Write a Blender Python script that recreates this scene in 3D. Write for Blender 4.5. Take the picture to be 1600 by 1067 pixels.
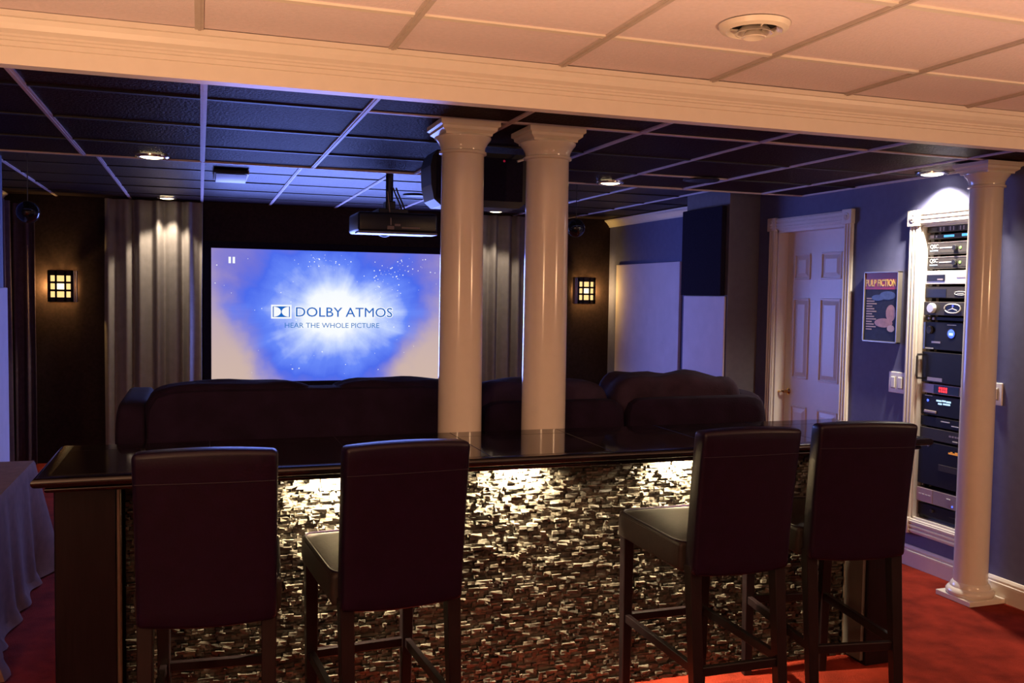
import bpy, bmesh, math, random
from mathutils import Matrix, Vector
R = random.Random(7)
PI = math.pi
sc = bpy.context.scene
for o in list(bpy.data.objects):
    bpy.data.objects.remove(o)
COL = sc.collection

# ------------------------------------------------------------------ camera
cam = bpy.data.cameras.new('camera')
cam.sensor_width = 36.0
cam.lens = 1435.4 / 1600 * 36
cam.clip_start = 0.05
camo = bpy.data.objects.new('camera', cam)
COL.objects.link(camo)
def cam_axes(yaw, pitch, roll):
    y, p, r = (math.radians(v) for v in (yaw, pitch, roll))
    F = Vector((math.sin(y)*math.cos(p), math.cos(y)*math.cos(p), -math.sin(p)))
    Rt = Vector((math.cos(y), -math.sin(y), 0))
    D = F.cross(Rt)
    return math.cos(r)*Rt + math.sin(r)*D, -math.sin(r)*Rt + math.cos(r)*D, F
ax, ad, af = cam_axes(18.778, 2.977, -0.865)
m = Matrix.Identity(4)
for i in range(3):
    m[i][0] = ax[i]; m[i][1] = -ad[i]; m[i][2] = -af[i]
m.translation = (0, 0, 1.69)
camo.matrix_world = m
sc.camera = camo

# ------------------------------------------------------------------ world, view, big lights
w = bpy.data.worlds.new('world'); sc.world = w; w.use_nodes = True
w.node_tree.nodes['Background'].inputs[0].default_value = (0.010, 0.006, 0.012, 1)
w.node_tree.nodes['Background'].inputs[1].default_value = 1.0
sc.view_settings.view_transform = 'Standard'
sc.view_settings.look = 'None'
sc.view_settings.exposure = 0.0
sc.view_settings.gamma = 1.0
sc.view_settings.use_curve_mapping = False
sc.cycles.max_bounces = 6
sc.cycles.sample_clamp_indirect = 4.0
sc.cycles.use_denoising = True

def lamp(name, kind, loc, power, col, size=0.1, aim=None, angle=None, blend=0.3, size_y=None):
    l = bpy.data.lights.new(name, kind); l.energy = power; l.color = col
    if kind == 'AREA':
        l.size = size
        if size_y: l.shape = 'RECTANGLE'; l.size_y = size_y
    else:
        l.shadow_soft_size = size
    if kind == 'SPOT':
        l.spot_size = math.radians(angle); l.spot_blend = blend
    o = bpy.data.objects.new(name, l); COL.objects.link(o); o.location = loc
    if aim is not None:
        o.rotation_euler = (Vector(aim) - Vector(loc)).to_track_quat('-Z', 'Y').to_euler()
    return o
WARM = (1.0, 0.56, 0.28)
lamp('bar_side_lamp', 'POINT', (4.10, 0.60, 1.85), 62, WARM, 0.06)
lamp('bar_back_lamp', 'POINT', (-1.55, -1.25, 1.85), 138, WARM, 0.07)
lamp('added_ceiling_fill_side', 'SPOT', (2.30, 0.50, 0.40), 225, WARM, 0.12, aim=(2.20, 0.65, 3.0), angle=125, blend=0.9)  # added unseen spot, lifts the right of the white ceiling
lamp('added_ceiling_fill_back', 'SPOT', (-0.60, 0.60, 0.40), 540, WARM, 0.12, aim=(-0.45, 0.75, 3.0), angle=125, blend=0.9)  # also added and unseen, brightens the left of the white ceiling
# the picture on the screen lights the room
lamp('screen_light', 'AREA', (1.30, 9.66, 1.43), 125, (0.20, 0.28, 1.0), 2.35, aim=(1.30, 0, 1.43), size_y=1.3)

# ------------------------------------------------------------------ materials
MATS = {}
def mat(name, col, rough=0.6, spec=0.5, metal=0.0, emit=None, estr=0.0, noise=0.0, nscale=20.0, bump=0.0, bscale=200.0,
        stretch=None, coat=0.0, bdist=0.01):
    if name in MATS: return MATS[name]
    mt = bpy.data.materials.new(name); mt.use_nodes = True
    nt = mt.node_tree; b = nt.nodes['Principled BSDF']
    b.inputs['Base Color'].default_value = (*col, 1)
    b.inputs['Roughness'].default_value = rough
    b.inputs['Specular IOR Level'].default_value = spec
    b.inputs['Metallic'].default_value = metal
    b.inputs['Coat Weight'].default_value = coat
    if emit:
        b.inputs['Emission Color'].default_value = (*emit, 1)
        b.inputs['Emission Strength'].default_value = estr
    tc = nt.nodes.new('ShaderNodeTexCoord'); mp = nt.nodes.new('ShaderNodeMapping')
    nt.links.new(tc.outputs['Object'], mp.inputs[0])
    if stretch: mp.inputs['Scale'].default_value = stretch
    nz = nt.nodes.new('ShaderNodeTexNoise'); nz.inputs['Scale'].default_value = nscale
    nz.inputs['Detail'].default_value = 5
    nt.links.new(mp.outputs[0], nz.inputs['Vector'])
    k = noise if noise else 0.06
    cr = nt.nodes.new('ShaderNodeValToRGB')
    cr.color_ramp.elements[0].position = 0.3; cr.color_ramp.elements[1].position = 0.7
    cr.color_ramp.elements[0].color = (*[c*(1-k) for c in col], 1)
    cr.color_ramp.elements[1].color = (*[min(1, c*(1+k)) for c in col], 1)
    nt.links.new(nz.outputs[0], cr.inputs[0]); nt.links.new(cr.outputs[0], b.inputs['Base Color'])
    if bump:
        n2 = nt.nodes.new('ShaderNodeTexNoise'); n2.inputs['Scale'].default_value = bscale; n2.inputs['Detail'].default_value = 3
        nt.links.new(mp.outputs[0], n2.inputs['Vector'])
        bp = nt.nodes.new('ShaderNodeBump'); bp.inputs['Strength'].default_value = bump; bp.inputs['Distance'].default_value = bdist
        nt.links.new(n2.outputs[0], bp.inputs['Height']); nt.links.new(bp.outputs[0], b.inputs['Normal'])
    MATS[name] = mt
    return mt
M_carpet = mat('red carpet', (0.25, 0.026, 0.013), 0.95, 0.1, noise=0.35, nscale=7, bump=0.8, bscale=260, bdist=0.012)
M_blue = mat('slate blue wall paint', (0.125, 0.130, 0.245), 0.7, 0.3, bump=0.1, bscale=300, bdist=0.002)
M_darkwall = mat('black brown wall fabric', (0.034, 0.020, 0.020), 0.95, 0.15, noise=0.2, nscale=40)
M_frontwall = mat('taupe rear room wall', (0.30, 0.24, 0.21), 0.8, 0.3)
M_white = mat('cream semi gloss paint', (0.78, 0.72, 0.64), 0.38, 0.5, noise=0.02)
M_column = mat('cream column paint', (0.76, 0.70, 0.60), 0.16, 0.5, noise=0.02)
M_tile = mat('white ceiling tile', (0.80, 0.70, 0.74), 0.9, 0.2, noise=0.03, nscale=60, bump=0.35, bscale=110, bdist=0.006)
M_grid = mat('white ceiling grid', (0.55, 0.48, 0.44), 0.5, 0.4)
M_dtile2 = mat('black satin ceiling tile', (0.032, 0.020, 0.023), 0.40, 0.13, noise=0.3, nscale=50, bump=0.5, bscale=75, bdist=0.012)
M_dtile = mat('black ceiling tile', (0.034, 0.019, 0.022), 0.42, 0.005, noise=0.3, nscale=50, bump=0.6, bscale=75, bdist=0.012)
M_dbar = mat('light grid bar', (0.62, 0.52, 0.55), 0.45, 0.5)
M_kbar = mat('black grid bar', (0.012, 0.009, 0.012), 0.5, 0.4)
M_granite = mat('black granite', (0.010, 0.008, 0.010), 0.07, 0.6, noise=0.5, nscale=90)
M_seam = mat('dark grout', (0.03, 0.025, 0.025), 0.5)
M_ebony = mat('black lacquered wood', (0.008, 0.005, 0.007), 0.34, 0.22, noise=0.3, nscale=8, stretch=(14, 14, 1))
M_rail = mat('glossy black rail', (0.008, 0.005, 0.006), 0.14, 0.5)
M_stone = mat('split black stone', (0.080, 0.070, 0.055), 0.36, 0.5, noise=0.4, nscale=50, bump=0.6, bscale=120, bdist=0.004)
M_stone2 = mat('split grey stone', (0.105, 0.092, 0.072), 0.45, 0.5, noise=0.4, nscale=50, bump=0.6, bscale=120, bdist=0.004)
M_stone3 = mat('split charcoal stone', (0.045, 0.040, 0.033), 0.32, 0.5, noise=0.4, nscale=50, bump=0.6, bscale=120, bdist=0.004)
M_leather = mat('black leather', (0.007, 0.002, 0.011), 0.38, 0.26, noise=0.2, nscale=30, bump=0.12, bscale=160, bdist=0.003)
M_legwood = mat('black stool wood', (0.009, 0.005, 0.006), 0.35, 0.3, noise=0.3, nscale=10, stretch=(10, 10, 1))
M_sofa = mat('dark plum velvet', (0.016, 0.008, 0.023), 0.95, 0.15, noise=0.3, nscale=9, bump=0.2, bscale=120)
M_sofa2 = mat('brown plum velvet', (0.036, 0.022, 0.042), 0.95, 0.15, noise=0.3, nscale=9, bump=0.2, bscale=120)
M_curt = mat('grey velvet curtain', (0.26, 0.235, 0.23), 0.9, 0.2, noise=0.08, nscale=14)
M_curtd = mat('dark plum curtain', (0.12, 0.085, 0.12), 0.95, 0.15, noise=0.15)
M_cloth = mat('mauve brown table cloth', (0.21, 0.115, 0.095), 0.9, 0.2, noise=0.12)
M_black = mat('black plastic', (0.010, 0.009, 0.011), 0.35, 0.5)
M_blackfab = mat('black acoustic fabric', (0.014, 0.010, 0.022), 0.95, 0.1, noise=0.2, nscale=80)
M_pale = mat('pale acoustic panel', (0.74, 0.66, 0.72), 0.85, 0.2, noise=0.05, nscale=6)
M_bronze = mat('dark bronze', (0.05, 0.032, 0.02), 0.35, 0.5, metal=0.6)
M_nickel = mat('brushed nickel', (0.62, 0.56, 0.50), 0.28, 0.5, metal=0.95)
M_brass = mat('polished brass', (0.75, 0.48, 0.16), 0.18, 0.5, metal=1.0)
M_pane = mat('glowing amber glass', (0.9, 0.7, 0.4), 0.4, emit=(1.0, 0.66, 0.24), estr=1.25)
M_panec = mat('glowing bright glass', (0.9, 0.8, 0.5), 0.4, emit=(1.0, 0.86, 0.5), estr=2.0)
M_lens = mat('glowing lamp lens', (0.9, 0.85, 0.7), 0.4, emit=(1.0, 0.80, 0.45), estr=7.0)
M_lensw = mat('glowing white lamp lens', (0.9, 0.9, 0.85), 0.4, emit=(1.0, 0.94, 0.80), estr=4.0)
M_chrome = mat('chrome trim', (0.7, 0.66, 0.62), 0.2, metal=1.0)
M_plate = mat('white switch plastic', (0.8, 0.76, 0.70), 0.35)
M_silver = mat('silver faceplate', (0.72, 0.69, 0.66), 0.35, metal=0.3)
M_pinksil = mat('dull silver faceplate', (0.36, 0.29, 0.29), 0.4, metal=0.3)
M_face = mat('black faceplate', (0.012, 0.010, 0.012), 0.45, 0.18)
M_face2 = mat('charcoal faceplate', (0.042, 0.036, 0.036), 0.45, 0.2)
M_rack = mat('rack steel', (0.03, 0.026, 0.026), 0.45, 0.5)
M_ledb = mat('blue led', (0.05, 0.1, 0.8), 0.4, emit=(0.06, 0.12, 1.0), estr=2.0)
M_ledc = mat('cyan display', (0.1, 0.5, 0.8), 0.4, emit=(0.12, 0.55, 0.9), estr=1.0)
M_ledw = mat('pale display', (0.5, 0.7, 0.9), 0.4, emit=(0.45, 0.75, 1.0), estr=1.0)
M_ledr = mat('red led', (0.8, 0.05, 0.05), 0.4, emit=(1.0, 0.03, 0.02), estr=1.4)
M_ledg = mat('green led', (0.2, 0.8, 0.1), 0.4, emit=(0.45, 1.0, 0.08), estr=1.0)
M_print = mat('white print', (0.65, 0.64, 0.62), 0.5)
M_orange = mat('glowing orange print', (0.8, 0.35, 0.04), 0.5, emit=(0.8, 0.3, 0.02), estr=0.3)  # print with a weak glow of its own added
M_postred = mat('poster red band', (0.36, 0.02, 0.03), 0.4)
M_postyel = mat('poster yellow lettering', (0.85, 0.52, 0.08), 0.4)
M_postblk = mat('poster navy ground', (0.012, 0.011, 0.028), 0.6, noise=0.4, nscale=30)
M_postskin = mat('poster warm shape', (0.36, 0.17, 0.11), 0.4, noise=0.2, nscale=40)
M_postbl = mat('poster blue shape', (0.05, 0.07, 0.16), 0.4, noise=0.2, nscale=40)
M_postcap = mat('poster tan lines', (0.42, 0.27, 0.14), 0.4)
M_hole = mat('dark recess', (0.008, 0.006, 0.006), 0.8)

# ------------------------------------------------------------------ mesh helpers
XF = {}
class MB:
    def __init__(self): self.bm = bmesh.new()
    def _add(self, tmp, mx=None):
        if mx is not None: bmesh.ops.transform(tmp, matrix=mx, verts=tmp.verts)
        me = bpy.data.meshes.new('tmp'); tmp.to_mesh(me); tmp.free()
        self.bm.from_mesh(me); bpy.data.meshes.remove(me); return self
    def box(self, x0, x1, y0, y1, z0, z1, bev=0.0, seg=2, mx=None):
        t = bmesh.new(); bmesh.ops.create_cube(t, size=1)
        for v in t.verts:
            v.co = Vector(((x0+x1)/2 + v.co.x*(x1-x0), (y0+y1)/2 + v.co.y*(y1-y0), (z0+z1)/2 + v.co.z*(z1-z0)))
        if bev > 0: bmesh.ops.bevel(t, geom=t.edges[:], offset=bev, segments=seg, profile=0.5, affect='EDGES')
        return self._add(t, mx)
    def bar(self, a, b, wx, wy, wx2=None, wy2=None, up=Vector((0, 1, 0))):
        a, b = Vector(a), Vector(b); d = (b-a).normalized()
        if abs(d.dot(up)) > 0.9: up = Vector((0, 0, 1))
        s = d.cross(up).normalized(); u = s.cross(d)
        wx2 = wx2 or wx; wy2 = wy2 or wy
        t = bmesh.new(); vs = []
        for p, p1, p2 in ((a, wx, wy), (b, wx2, wy2)):
            for i, j in ((-1, -1), (1, -1), (1, 1), (-1, 1)):
                vs.append(t.verts.new(p + s*i*p1/2 + u*j*p2/2))
        for f in ((3, 2, 1, 0), (4, 5, 6, 7), (0, 1, 5, 4), (1, 2, 6, 5), (2, 3, 7, 6), (3, 0, 4, 7)):
            t.faces.new([vs[i] for i in f])
        bmesh.ops.recalc_face_normals(t, faces=t.faces)
        bmesh.ops.bevel(t, geom=t.edges[:], offset=min(p1, wx)*0.08, segments=1, affect='EDGES')
        return self._add(t)
    def tube(self, pts, r, n=10, closed=False):
        pts = [Vector(p) for p in pts]; t = bmesh.new(); rings = []
        for i, p in enumerate(pts):
            if closed: d = pts[(i+1) % len(pts)] - pts[i-1]
            else: d = pts[min(i+1, len(pts)-1)] - pts[max(i-1, 0)]
            d.normalize(); up = Vector((0, 0, 1)) if abs(d.z) < 0.9 else Vector((0, 1, 0))
            s = d.cross(up).normalized(); u = s.cross(d)
            rr = r(i/(len(pts)-1)) if callable(r) else r
            rings.append([t.verts.new(p + (s*math.cos(k*2*PI/n) + u*math.sin(k*2*PI/n))*rr) for k in range(n)])
        L = len(rings)
        for i in range(L if closed else L-1):
            A, B = rings[i], rings[(i+1) % L]
            for k in range(n): t.faces.new((A[k], A[(k+1) % n], B[(k+1) % n], B[k]))
        if not closed: t.faces.new(rings[0][::-1]); t.faces.new(rings[-1])
        bmesh.ops.recalc_face_normals(t, faces=t.faces)
        return self._add(t)
    def lathe(self, prof, n=32, mx=None, caps=True):
        t = bmesh.new(); rings = []
        for r, z in prof:
            rings.append([t.verts.new((r*math.cos(k*2*PI/n), r*math.sin(k*2*PI/n), z)) for k in range(n)])
        for A, B in zip(rings, rings[1:]):
            for k in range(n): t.faces.new((A[k], A[(k+1) % n], B[(k+1) % n], B[k]))
        if caps:
            t.faces.new(rings[0][::-1]); t.faces.new(rings[-1])
        bmesh.ops.recalc_face_normals(t, faces=t.faces)
        return self._add(t, mx)
    def prism(self, poly, mx, depth):
        """poly in local x,y; extruded along local z by depth; mx puts it in place"""
        t = bmesh.new()
        a = [t.verts.new((x, y, 0)) for x, y in poly]; b = [t.verts.new((x, y, depth)) for x, y in poly]
        t.faces.new(a[::-1]); t.faces.new(b); n = len(poly)
        for i in range(n): t.faces.new((a[i], a[(i+1) % n], b[(i+1) % n], b[i]))
        bmesh.ops.recalc_face_normals(t, faces=t.faces)
        return self._add(t, mx)
    def grid(self, fn, nu, nv, thick=0.0):
        t = bmesh.new(); g = [[t.verts.new(fn(i/nu, j/nv)) for j in range(nv+1)] for i in range(nu+1)]
        for i in range(nu):
            for j in range(nv): t.faces.new((g[i][j], g[i+1][j], g[i+1][j+1], g[i][j+1]))
        if thick:
            bmesh.ops.recalc_face_normals(t, faces=t.faces)
            bmesh.ops.solidify(t, geom=t.faces[:], thickness=thick)
        return self._add(t)
    def build(self, name, material, parent=None, smooth=False, origin=True, mesh_only=False):
        me = bpy.data.meshes.new(name)
        o = None
        if parent is not None:
            M = XF[parent.name]
            bmesh.ops.transform(self.bm, matrix=M.inverted(), verts=self.bm.verts)
        vs = [v.co for v in self.bm.verts]
        off = Vector((0, 0, 0))
        if origin:
            lo = [min(v[i] for v in vs) for i in range(3)]; hi = [max(v[i] for v in vs) for i in range(3)]
            off = Vector(((lo[0]+hi[0])/2, (lo[1]+hi[1])/2, lo[2]))
            bmesh.ops.translate(self.bm, vec=-off, verts=self.bm.verts)
        if smooth:
            for f in self.bm.faces: f.smooth = True
            for e in self.bm.edges:
                if len(e.link_faces) == 2 and e.calc_face_angle(0) > math.radians(38): e.smooth = False
        self.bm.to_mesh(me); self.bm.free()
        me.materials.append(material)
        o = bpy.data.objects.new(name, me); COL.objects.link(o)
        o.location = off
        if parent is not None: o.parent = parent
        XF[o.name] = (XF[parent.name] if parent is not None else Matrix.Identity(4)) @ Matrix.Translation(off)
        return o
def tag(o, label=None, cat=None, group=None, kind=None):
    if label: o['label'] = label
    if cat: o['category'] = cat
    if group: o['group'] = group
    if kind: o['kind'] = kind
    return o
def thing(name, label, cat, loc, rz=0.0, group=None, kind=None):
    o = bpy.data.objects.new(name, None); COL.objects.link(o)
    o.empty_display_size = 0.1
    o.location = loc; o.rotation_euler = (0, 0, rz)
    XF[o.name] = Matrix.Translation(loc) @ Matrix.Rotation(rz, 4, 'Z')
    return tag(o, label, cat, group, kind)
def struct(o): o['kind'] = 'structure'; return o
def link_copy(src, name, parent, loc, scale=None, rot=None):
    c = src.copy(); c.name = name; COL.objects.link(c); c.parent = parent
    c.location = loc
    if scale: c.scale = scale
    if rot: c.rotation_euler = rot
    return c
def frame_to_matrix(x, y, loc):
    x, y = Vector(x), Vector(y); z = x.cross(y)
    mm = Matrix.Identity(4)
    for i in range(3): mm[i][0] = x[i]; mm[i][1] = y[i]; mm[i][2] = z[i]
    mm.translation = loc
    return mm
FACE_MX = lambda loc: frame_to_matrix((0, -1, 0), (0, 0, 1), loc)      # flat things on the right wall, read from -X
FACE_MY = lambda loc: frame_to_matrix((1, 0, 0), (0, 0, 1), loc)       # flat things read from -Y
def text(name, s, size, mx, material, parent, depth=0.0008, offset=0.0, align='LEFT', sx=1.0, spacing=1.0):
    cu = bpy.data.curves.new(name, 'FONT'); cu.body = s; cu.size = size; cu.extrude = depth; cu.offset = offset
    cu.align_x = align; cu.align_y = 'CENTER'; cu.space_character = spacing; cu.resolution_u = 3
    to = bpy.data.objects.new(name, cu); COL.objects.link(to)
    bpy.context.view_layer.update()
    me = bpy.data.meshes.new_from_object(to.evaluated_get(bpy.context.evaluated_depsgraph_get()))
    bpy.data.objects.remove(to)
    b = MB(); b.bm.from_mesh(me); bpy.data.meshes.remove(me)
    bmesh.ops.transform(b.bm, matrix=mx @ Matrix.Diagonal((sx, 1, 1, 1)), verts=b.bm.verts)
    return b.build(name, material, parent)

# ================================================================== SETTING
WX = 4.28                                   # right wall
ZW, ZD, ZR = 2.485, 2.45, 2.55              # white ceiling, dark ceiling, rear dark ceiling
YB, YE, YK = 3.09, 5.86, 9.70               # beam face, edge of the lower dark ceiling, screen wall
struct(MB().box(-2.6, 4.9, -3.2, 9.9, -0.06, 0).build('floor', M_carpet))
# right wall with openings for the rack and the door
RY0, RY1, RZ0, RZ1 = 4.19, 4.65, 0.305, 2.156
DY0, DY1, DZ1 = 5.37, 6.17, 2.215
b = MB()
b.box(WX, WX+0.12, -3.2, RY0, 0, ZW+0.1).box(WX, WX+0.12, RY0, RY1, 0, RZ0).box(WX, WX+0.12, RY0, RY1, RZ1, ZW+0.1)
b.box(WX, WX+0.12, RY1, DY0, 0, ZW+0.1).box(WX, WX+0.12, DY0, DY1, DZ1, ZR+0.1).box(WX, WX+0.12, DY1, 6.44, 0, ZR+0.1)
struct(b.build('wall_right', M_blue))
struct(MB().box(4.00, 4.6, 6.42, 7.10, 0, ZR+0.02).build('wall_pier', mat('grey pier paint', (0.15, 0.135, 0.15), 0.8, 0.3)))
struct(MB().box(4.47, 4.6, 7.08, YK, 0, ZR+0.1).build('wall_right_rear', M_blue))
struct(MB().box(-1.9, 4.6, YK, YK+0.12, 0, ZR+0.1).build('wall_back', M_darkwall))
struct(MB().box(-1.9, -1.75, 6.95, YK, 0, ZR+0.1).build('wall_left_rear', M_darkwall))
struct(MB().box(-2.5, -1.25, 6.30, 6.95, 0, ZR+0.02).build('wall_left_pier', M_blue))
struct(MB().box(-2.6, -2.45, -3.2, 6.35, 0, ZR+0.1).build('wall_left', M_blue))
struct(MB().box(-2.6, 4.4, -3.3, -3.15, 0, ZW+0.1).build('wall_front', M_frontwall))

# ---- ceilings: a slab with tiles and grid bars hung under it
def ceiling(name, x0, x1, y0, y1, z, px, ox, py, oy, tmat, slabmat, ybar, xbar, bw=0.026, light=lambda x, y: False):
    slab = struct(MB().box(x0, x1, y0, y1, z+0.035, z+0.10).build(name, slabmat))
    base = XF[slab.name].inverted()
    xs = [ox + i*px for i in range(-12, 14) if x0 < ox+i*px < x1]; ys = [oy + i*py for i in range(-14, 14) if y0 < oy+i*py < y1]
    xe = [x0]+xs+[x1]; ye = [y0]+ys+[y1]
    protos = {}
    for i in range(len(xe)-1):
        for j in range(len(ye)-1):
            a, c, d, e = xe[i], xe[i+1], ye[j], ye[j+1]
            if c-a < 0.03 or e-d < 0.03: continue
            key = (round(c-a, 3), round(e-d, 3))
            pos = base @ Vector(((a+c)/2, (d+e)/2, z+0.006+R.uniform(0, 0.003)))
            if key in protos:
                link_copy(protos[key], 'ceiling_tile', slab, pos)
            else:
                o = MB().box(a+0.003, c-0.003, d+0.003, e-0.003, z+0.006, z+0.036, 0.004, 1).build('ceiling_tile', tmat, slab)
                protos[key] = o
    for x in xs:
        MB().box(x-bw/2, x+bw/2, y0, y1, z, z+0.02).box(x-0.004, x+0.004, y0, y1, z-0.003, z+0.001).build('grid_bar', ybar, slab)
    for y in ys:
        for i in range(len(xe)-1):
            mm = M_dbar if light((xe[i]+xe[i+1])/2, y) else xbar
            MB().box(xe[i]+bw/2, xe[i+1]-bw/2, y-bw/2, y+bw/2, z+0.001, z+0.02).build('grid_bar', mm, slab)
    return slab
ceiling('ceiling_front', -2.45, WX, -3.15, YB+0.03, ZW, 0.60, 0.0, 0.58, 2.65, M_tile, M_hole, M_grid, M_white)
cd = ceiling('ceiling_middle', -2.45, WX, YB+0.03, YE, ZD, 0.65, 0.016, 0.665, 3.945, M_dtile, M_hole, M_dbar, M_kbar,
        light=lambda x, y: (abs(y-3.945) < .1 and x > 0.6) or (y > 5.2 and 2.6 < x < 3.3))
MB().box(-2.45, WX, YE-0.004, YE+0.012, ZD-0.003, ZD+0.13).build('edge_trim', M_dbar, cd)
MB().box(WX-0.02, WX-0.001, YB+0.1, YE, ZD-0.004, ZD+0.014).build('wall_angle', M_dbar, cd)
ceiling('ceiling_rear', -1.9, 4.6, YE+0.01, YK, ZR, 0.655, 0.02, 0.655, 6.50, M_dtile2, M_hole, M_dbar, M_kbar)

# ---- beam between the two ceilings, crown profile towards the camera
def sweep_x(prof, x0, x1, name, material):
    mx = frame_to_matrix((0, 1, 0), (0, 0, 1), (x0, 0, 0))
    return MB().prism(prof, mx, x1-x0).build(name, material)
bp = [(3.03, ZW+0.004), (3.03, 2.472), (3.04, 2.470), (3.043, 2.455), (3.052, 2.440), (3.066, 2.430), (3.066, 2.424), (3.072, 2.421),
      (3.072, 2.414), (3.080, 2.412), (3.080, 2.398), (3.088, 2.396), (3.088, 2.345), (3.145, 2.345), (3.145, ZD+0.03), (3.145, ZW+0.004)]
struct(sweep_x(bp, -2.45, WX, 'trim_1', M_white))
def sweep_y(prof, x_side, y0, y1, name, material, parent=None):
    """prof: (distance from wall, z); x_side: wall plane and direction (+1 wall faces +X)"""
    X, s = x_side
    b = MB(); t = bmesh.new()
    a = [t.verts.new((X+s*d, y0, z)) for d, z in prof]; c = [t.verts.new((X+s*d, y1, z)) for d, z in prof]
    n = len(prof); t.faces.new(a); t.faces.new(c[::-1])
    for i in range(n): t.faces.new((a[i], a[(i+1) % n], c[(i+1) % n], c[i]))
    bmesh.ops.recalc_face_normals(t, faces=t.faces)
    b._add(t); return b.build(name, material, parent)
BASE = [(0, 0), (0.016, 0), (0.016, 0.085), (0.022, 0.088), (0.022, 0.100), (0.012, 0.106), (0.016, 0.116), (0.008, 0.130), (0, 0.132)]
struct(sweep_y(BASE, (WX, -1), -3.1, 5.24, 'baseboard_right', M_white))
struct(sweep_y(BASE, (-2.45, 1), -3.1, 6.0, 'baseboard_left', M_white))
CROWN = [(0, ZR-0.085), (0.012, ZR-0.085), (0.018, ZR-0.07), (0.05, ZR-0.03), (0.07, ZR-0.018), (0.075, ZR-0.004), (0, ZR-0.004)]
struct(sweep_y(CROWN, (4.47, -1), 7.10, YK, 'trim_2', M_white))
struct(sweep_y(CROWN, (-1.75, 1), 6.96, YK-0.1, 'trim_3', M_white))

# ---- door in the right wall
XD = WX + 0.085
door = struct(MB().box(XD, XD+0.04, DY0+0.02, DY1-0.02, 0.01, DZ1-0.02).build('door_1', M_white))
def casing(parent, y0, y1, z0, z1, w, rosette=True, bottom=False):
    """fluted casing boards round an opening (y0..y1, z0..z1) on the right wall, with corner blocks"""
    def board(ya, yb, za, zb, horiz):
        b = MB().box(WX-0.018, WX, ya, yb, za, zb, 0.003, 1)
        for k in (0.2, 0.5, 0.8):
            if horiz: zc = za+(zb-za)*k; b.box(WX-0.025, WX-0.016, ya, yb, zc-0.009, zc+0.009, 0.004, 1)
            else: yc = ya+(yb-ya)*k; b.box(WX-0.025, WX-0.016, yc-0.009, yc+0.009, za, zb, 0.004, 1)
        b.build('casing_board', M_white, parent)
    board(y1, y1+w, z0, z1, False); board(y0-w, y0, z0, z1, False); board(y0, y1, z1, z1+w, True)
    corners = [(y0-w/2, z1+w/2), (y1+w/2, z1+w/2)]
    if bottom:
        board(y0, y1, z0-w, z0, True); corners += [(y0-w/2, z0-w/2), (y1+w/2, z0-w/2)]
    for yc, zc in corners:
        b = MB().box(WX-0.034, WX, yc-w/2-0.006, yc+w/2+0.006, zc-w/2-0.006, zc+w/2+0.006, 0.003, 1)
        b.lathe([(0.0, 0.010), (0.008, 0.009), (0.012, 0.002), (0.022, 0.006), (0.028, 0.0)], 20, FACE_MX((WX-0.033, yc, zc)))
        b.build('corner_block', M_white, parent, smooth=True)
casing(door, DY0, DY1, 0.0, DZ1, 0.09)
b = MB().box(WX-0.002, XD+0.05, DY1-0.02, DY1, 0, DZ1).box(WX-0.002, XD+0.05, DY0, DY0+0.02, 0, DZ1).box(WX-0.002, XD+0.05, DY0, DY1, DZ1-0.02, DZ1)
b.box(XD+0.045, XD+0.06, DY0, DY1, 0, DZ1)
b.build('door_jamb', M_white, door)
for ya, yb in ((5.50, 5.73), (5.86, 6.05)):
    for za, zb in ((1.83, 2.03), (1.07, 1.69), (0.20, 0.86)):
        b = MB()
        for q0, q1, r0, r1 in ((ya, yb, za, za+.014), (ya, yb, zb-.014, zb), (ya, ya+.014, za+.014, zb-.014), (yb-.014, yb, za+.014, zb-.014)):
            b.box(XD-0.010, XD+0.003, q0, q1, r0, r1, 0.004, 1)
        t = bmesh.new()
        v = [t.verts.new((XD-0.001, y, z)) for y, z in ((ya+.02, za+.02), (yb-.02, za+.02), (yb-.02, zb-.02), (ya+.02, zb-.02))]
        u = [t.verts.new((XD-0.009, y, z)) for y, z in ((ya+.05, za+.05), (yb-.05, za+.05), (yb-.05, zb-.05), (ya+.05, zb-.05))]
        t.faces.new(u)
        for i in range(4): t.faces.new((v[i], v[(i+1) % 4], u[(i+1) % 4], u[i]))
        b._add(t); b.build('door_panel', M_white, door)
b = MB().lathe([(0.026, 0), (0.026, 0.005), (0.012, 0.012), (0.010, 0.045), (0.013, 0.05), (0.0, 0.054)], 20, FACE_MX((XD, 6.09, 0.96)))
b.tube([(XD-0.045, 6.09, 0.96), (XD-0.052, 6.11, 0.962), (XD-0.050, 6.15, 0.954), (XD-0.050, 6.19, 0.948), (XD-0.048, 6.21, 0.955)], lambda t: 0.0095-0.003*t, 10)
tag(b.build('door_handle', M_brass, door, smooth=True), 'polished brass lever handle on the white door')

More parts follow.
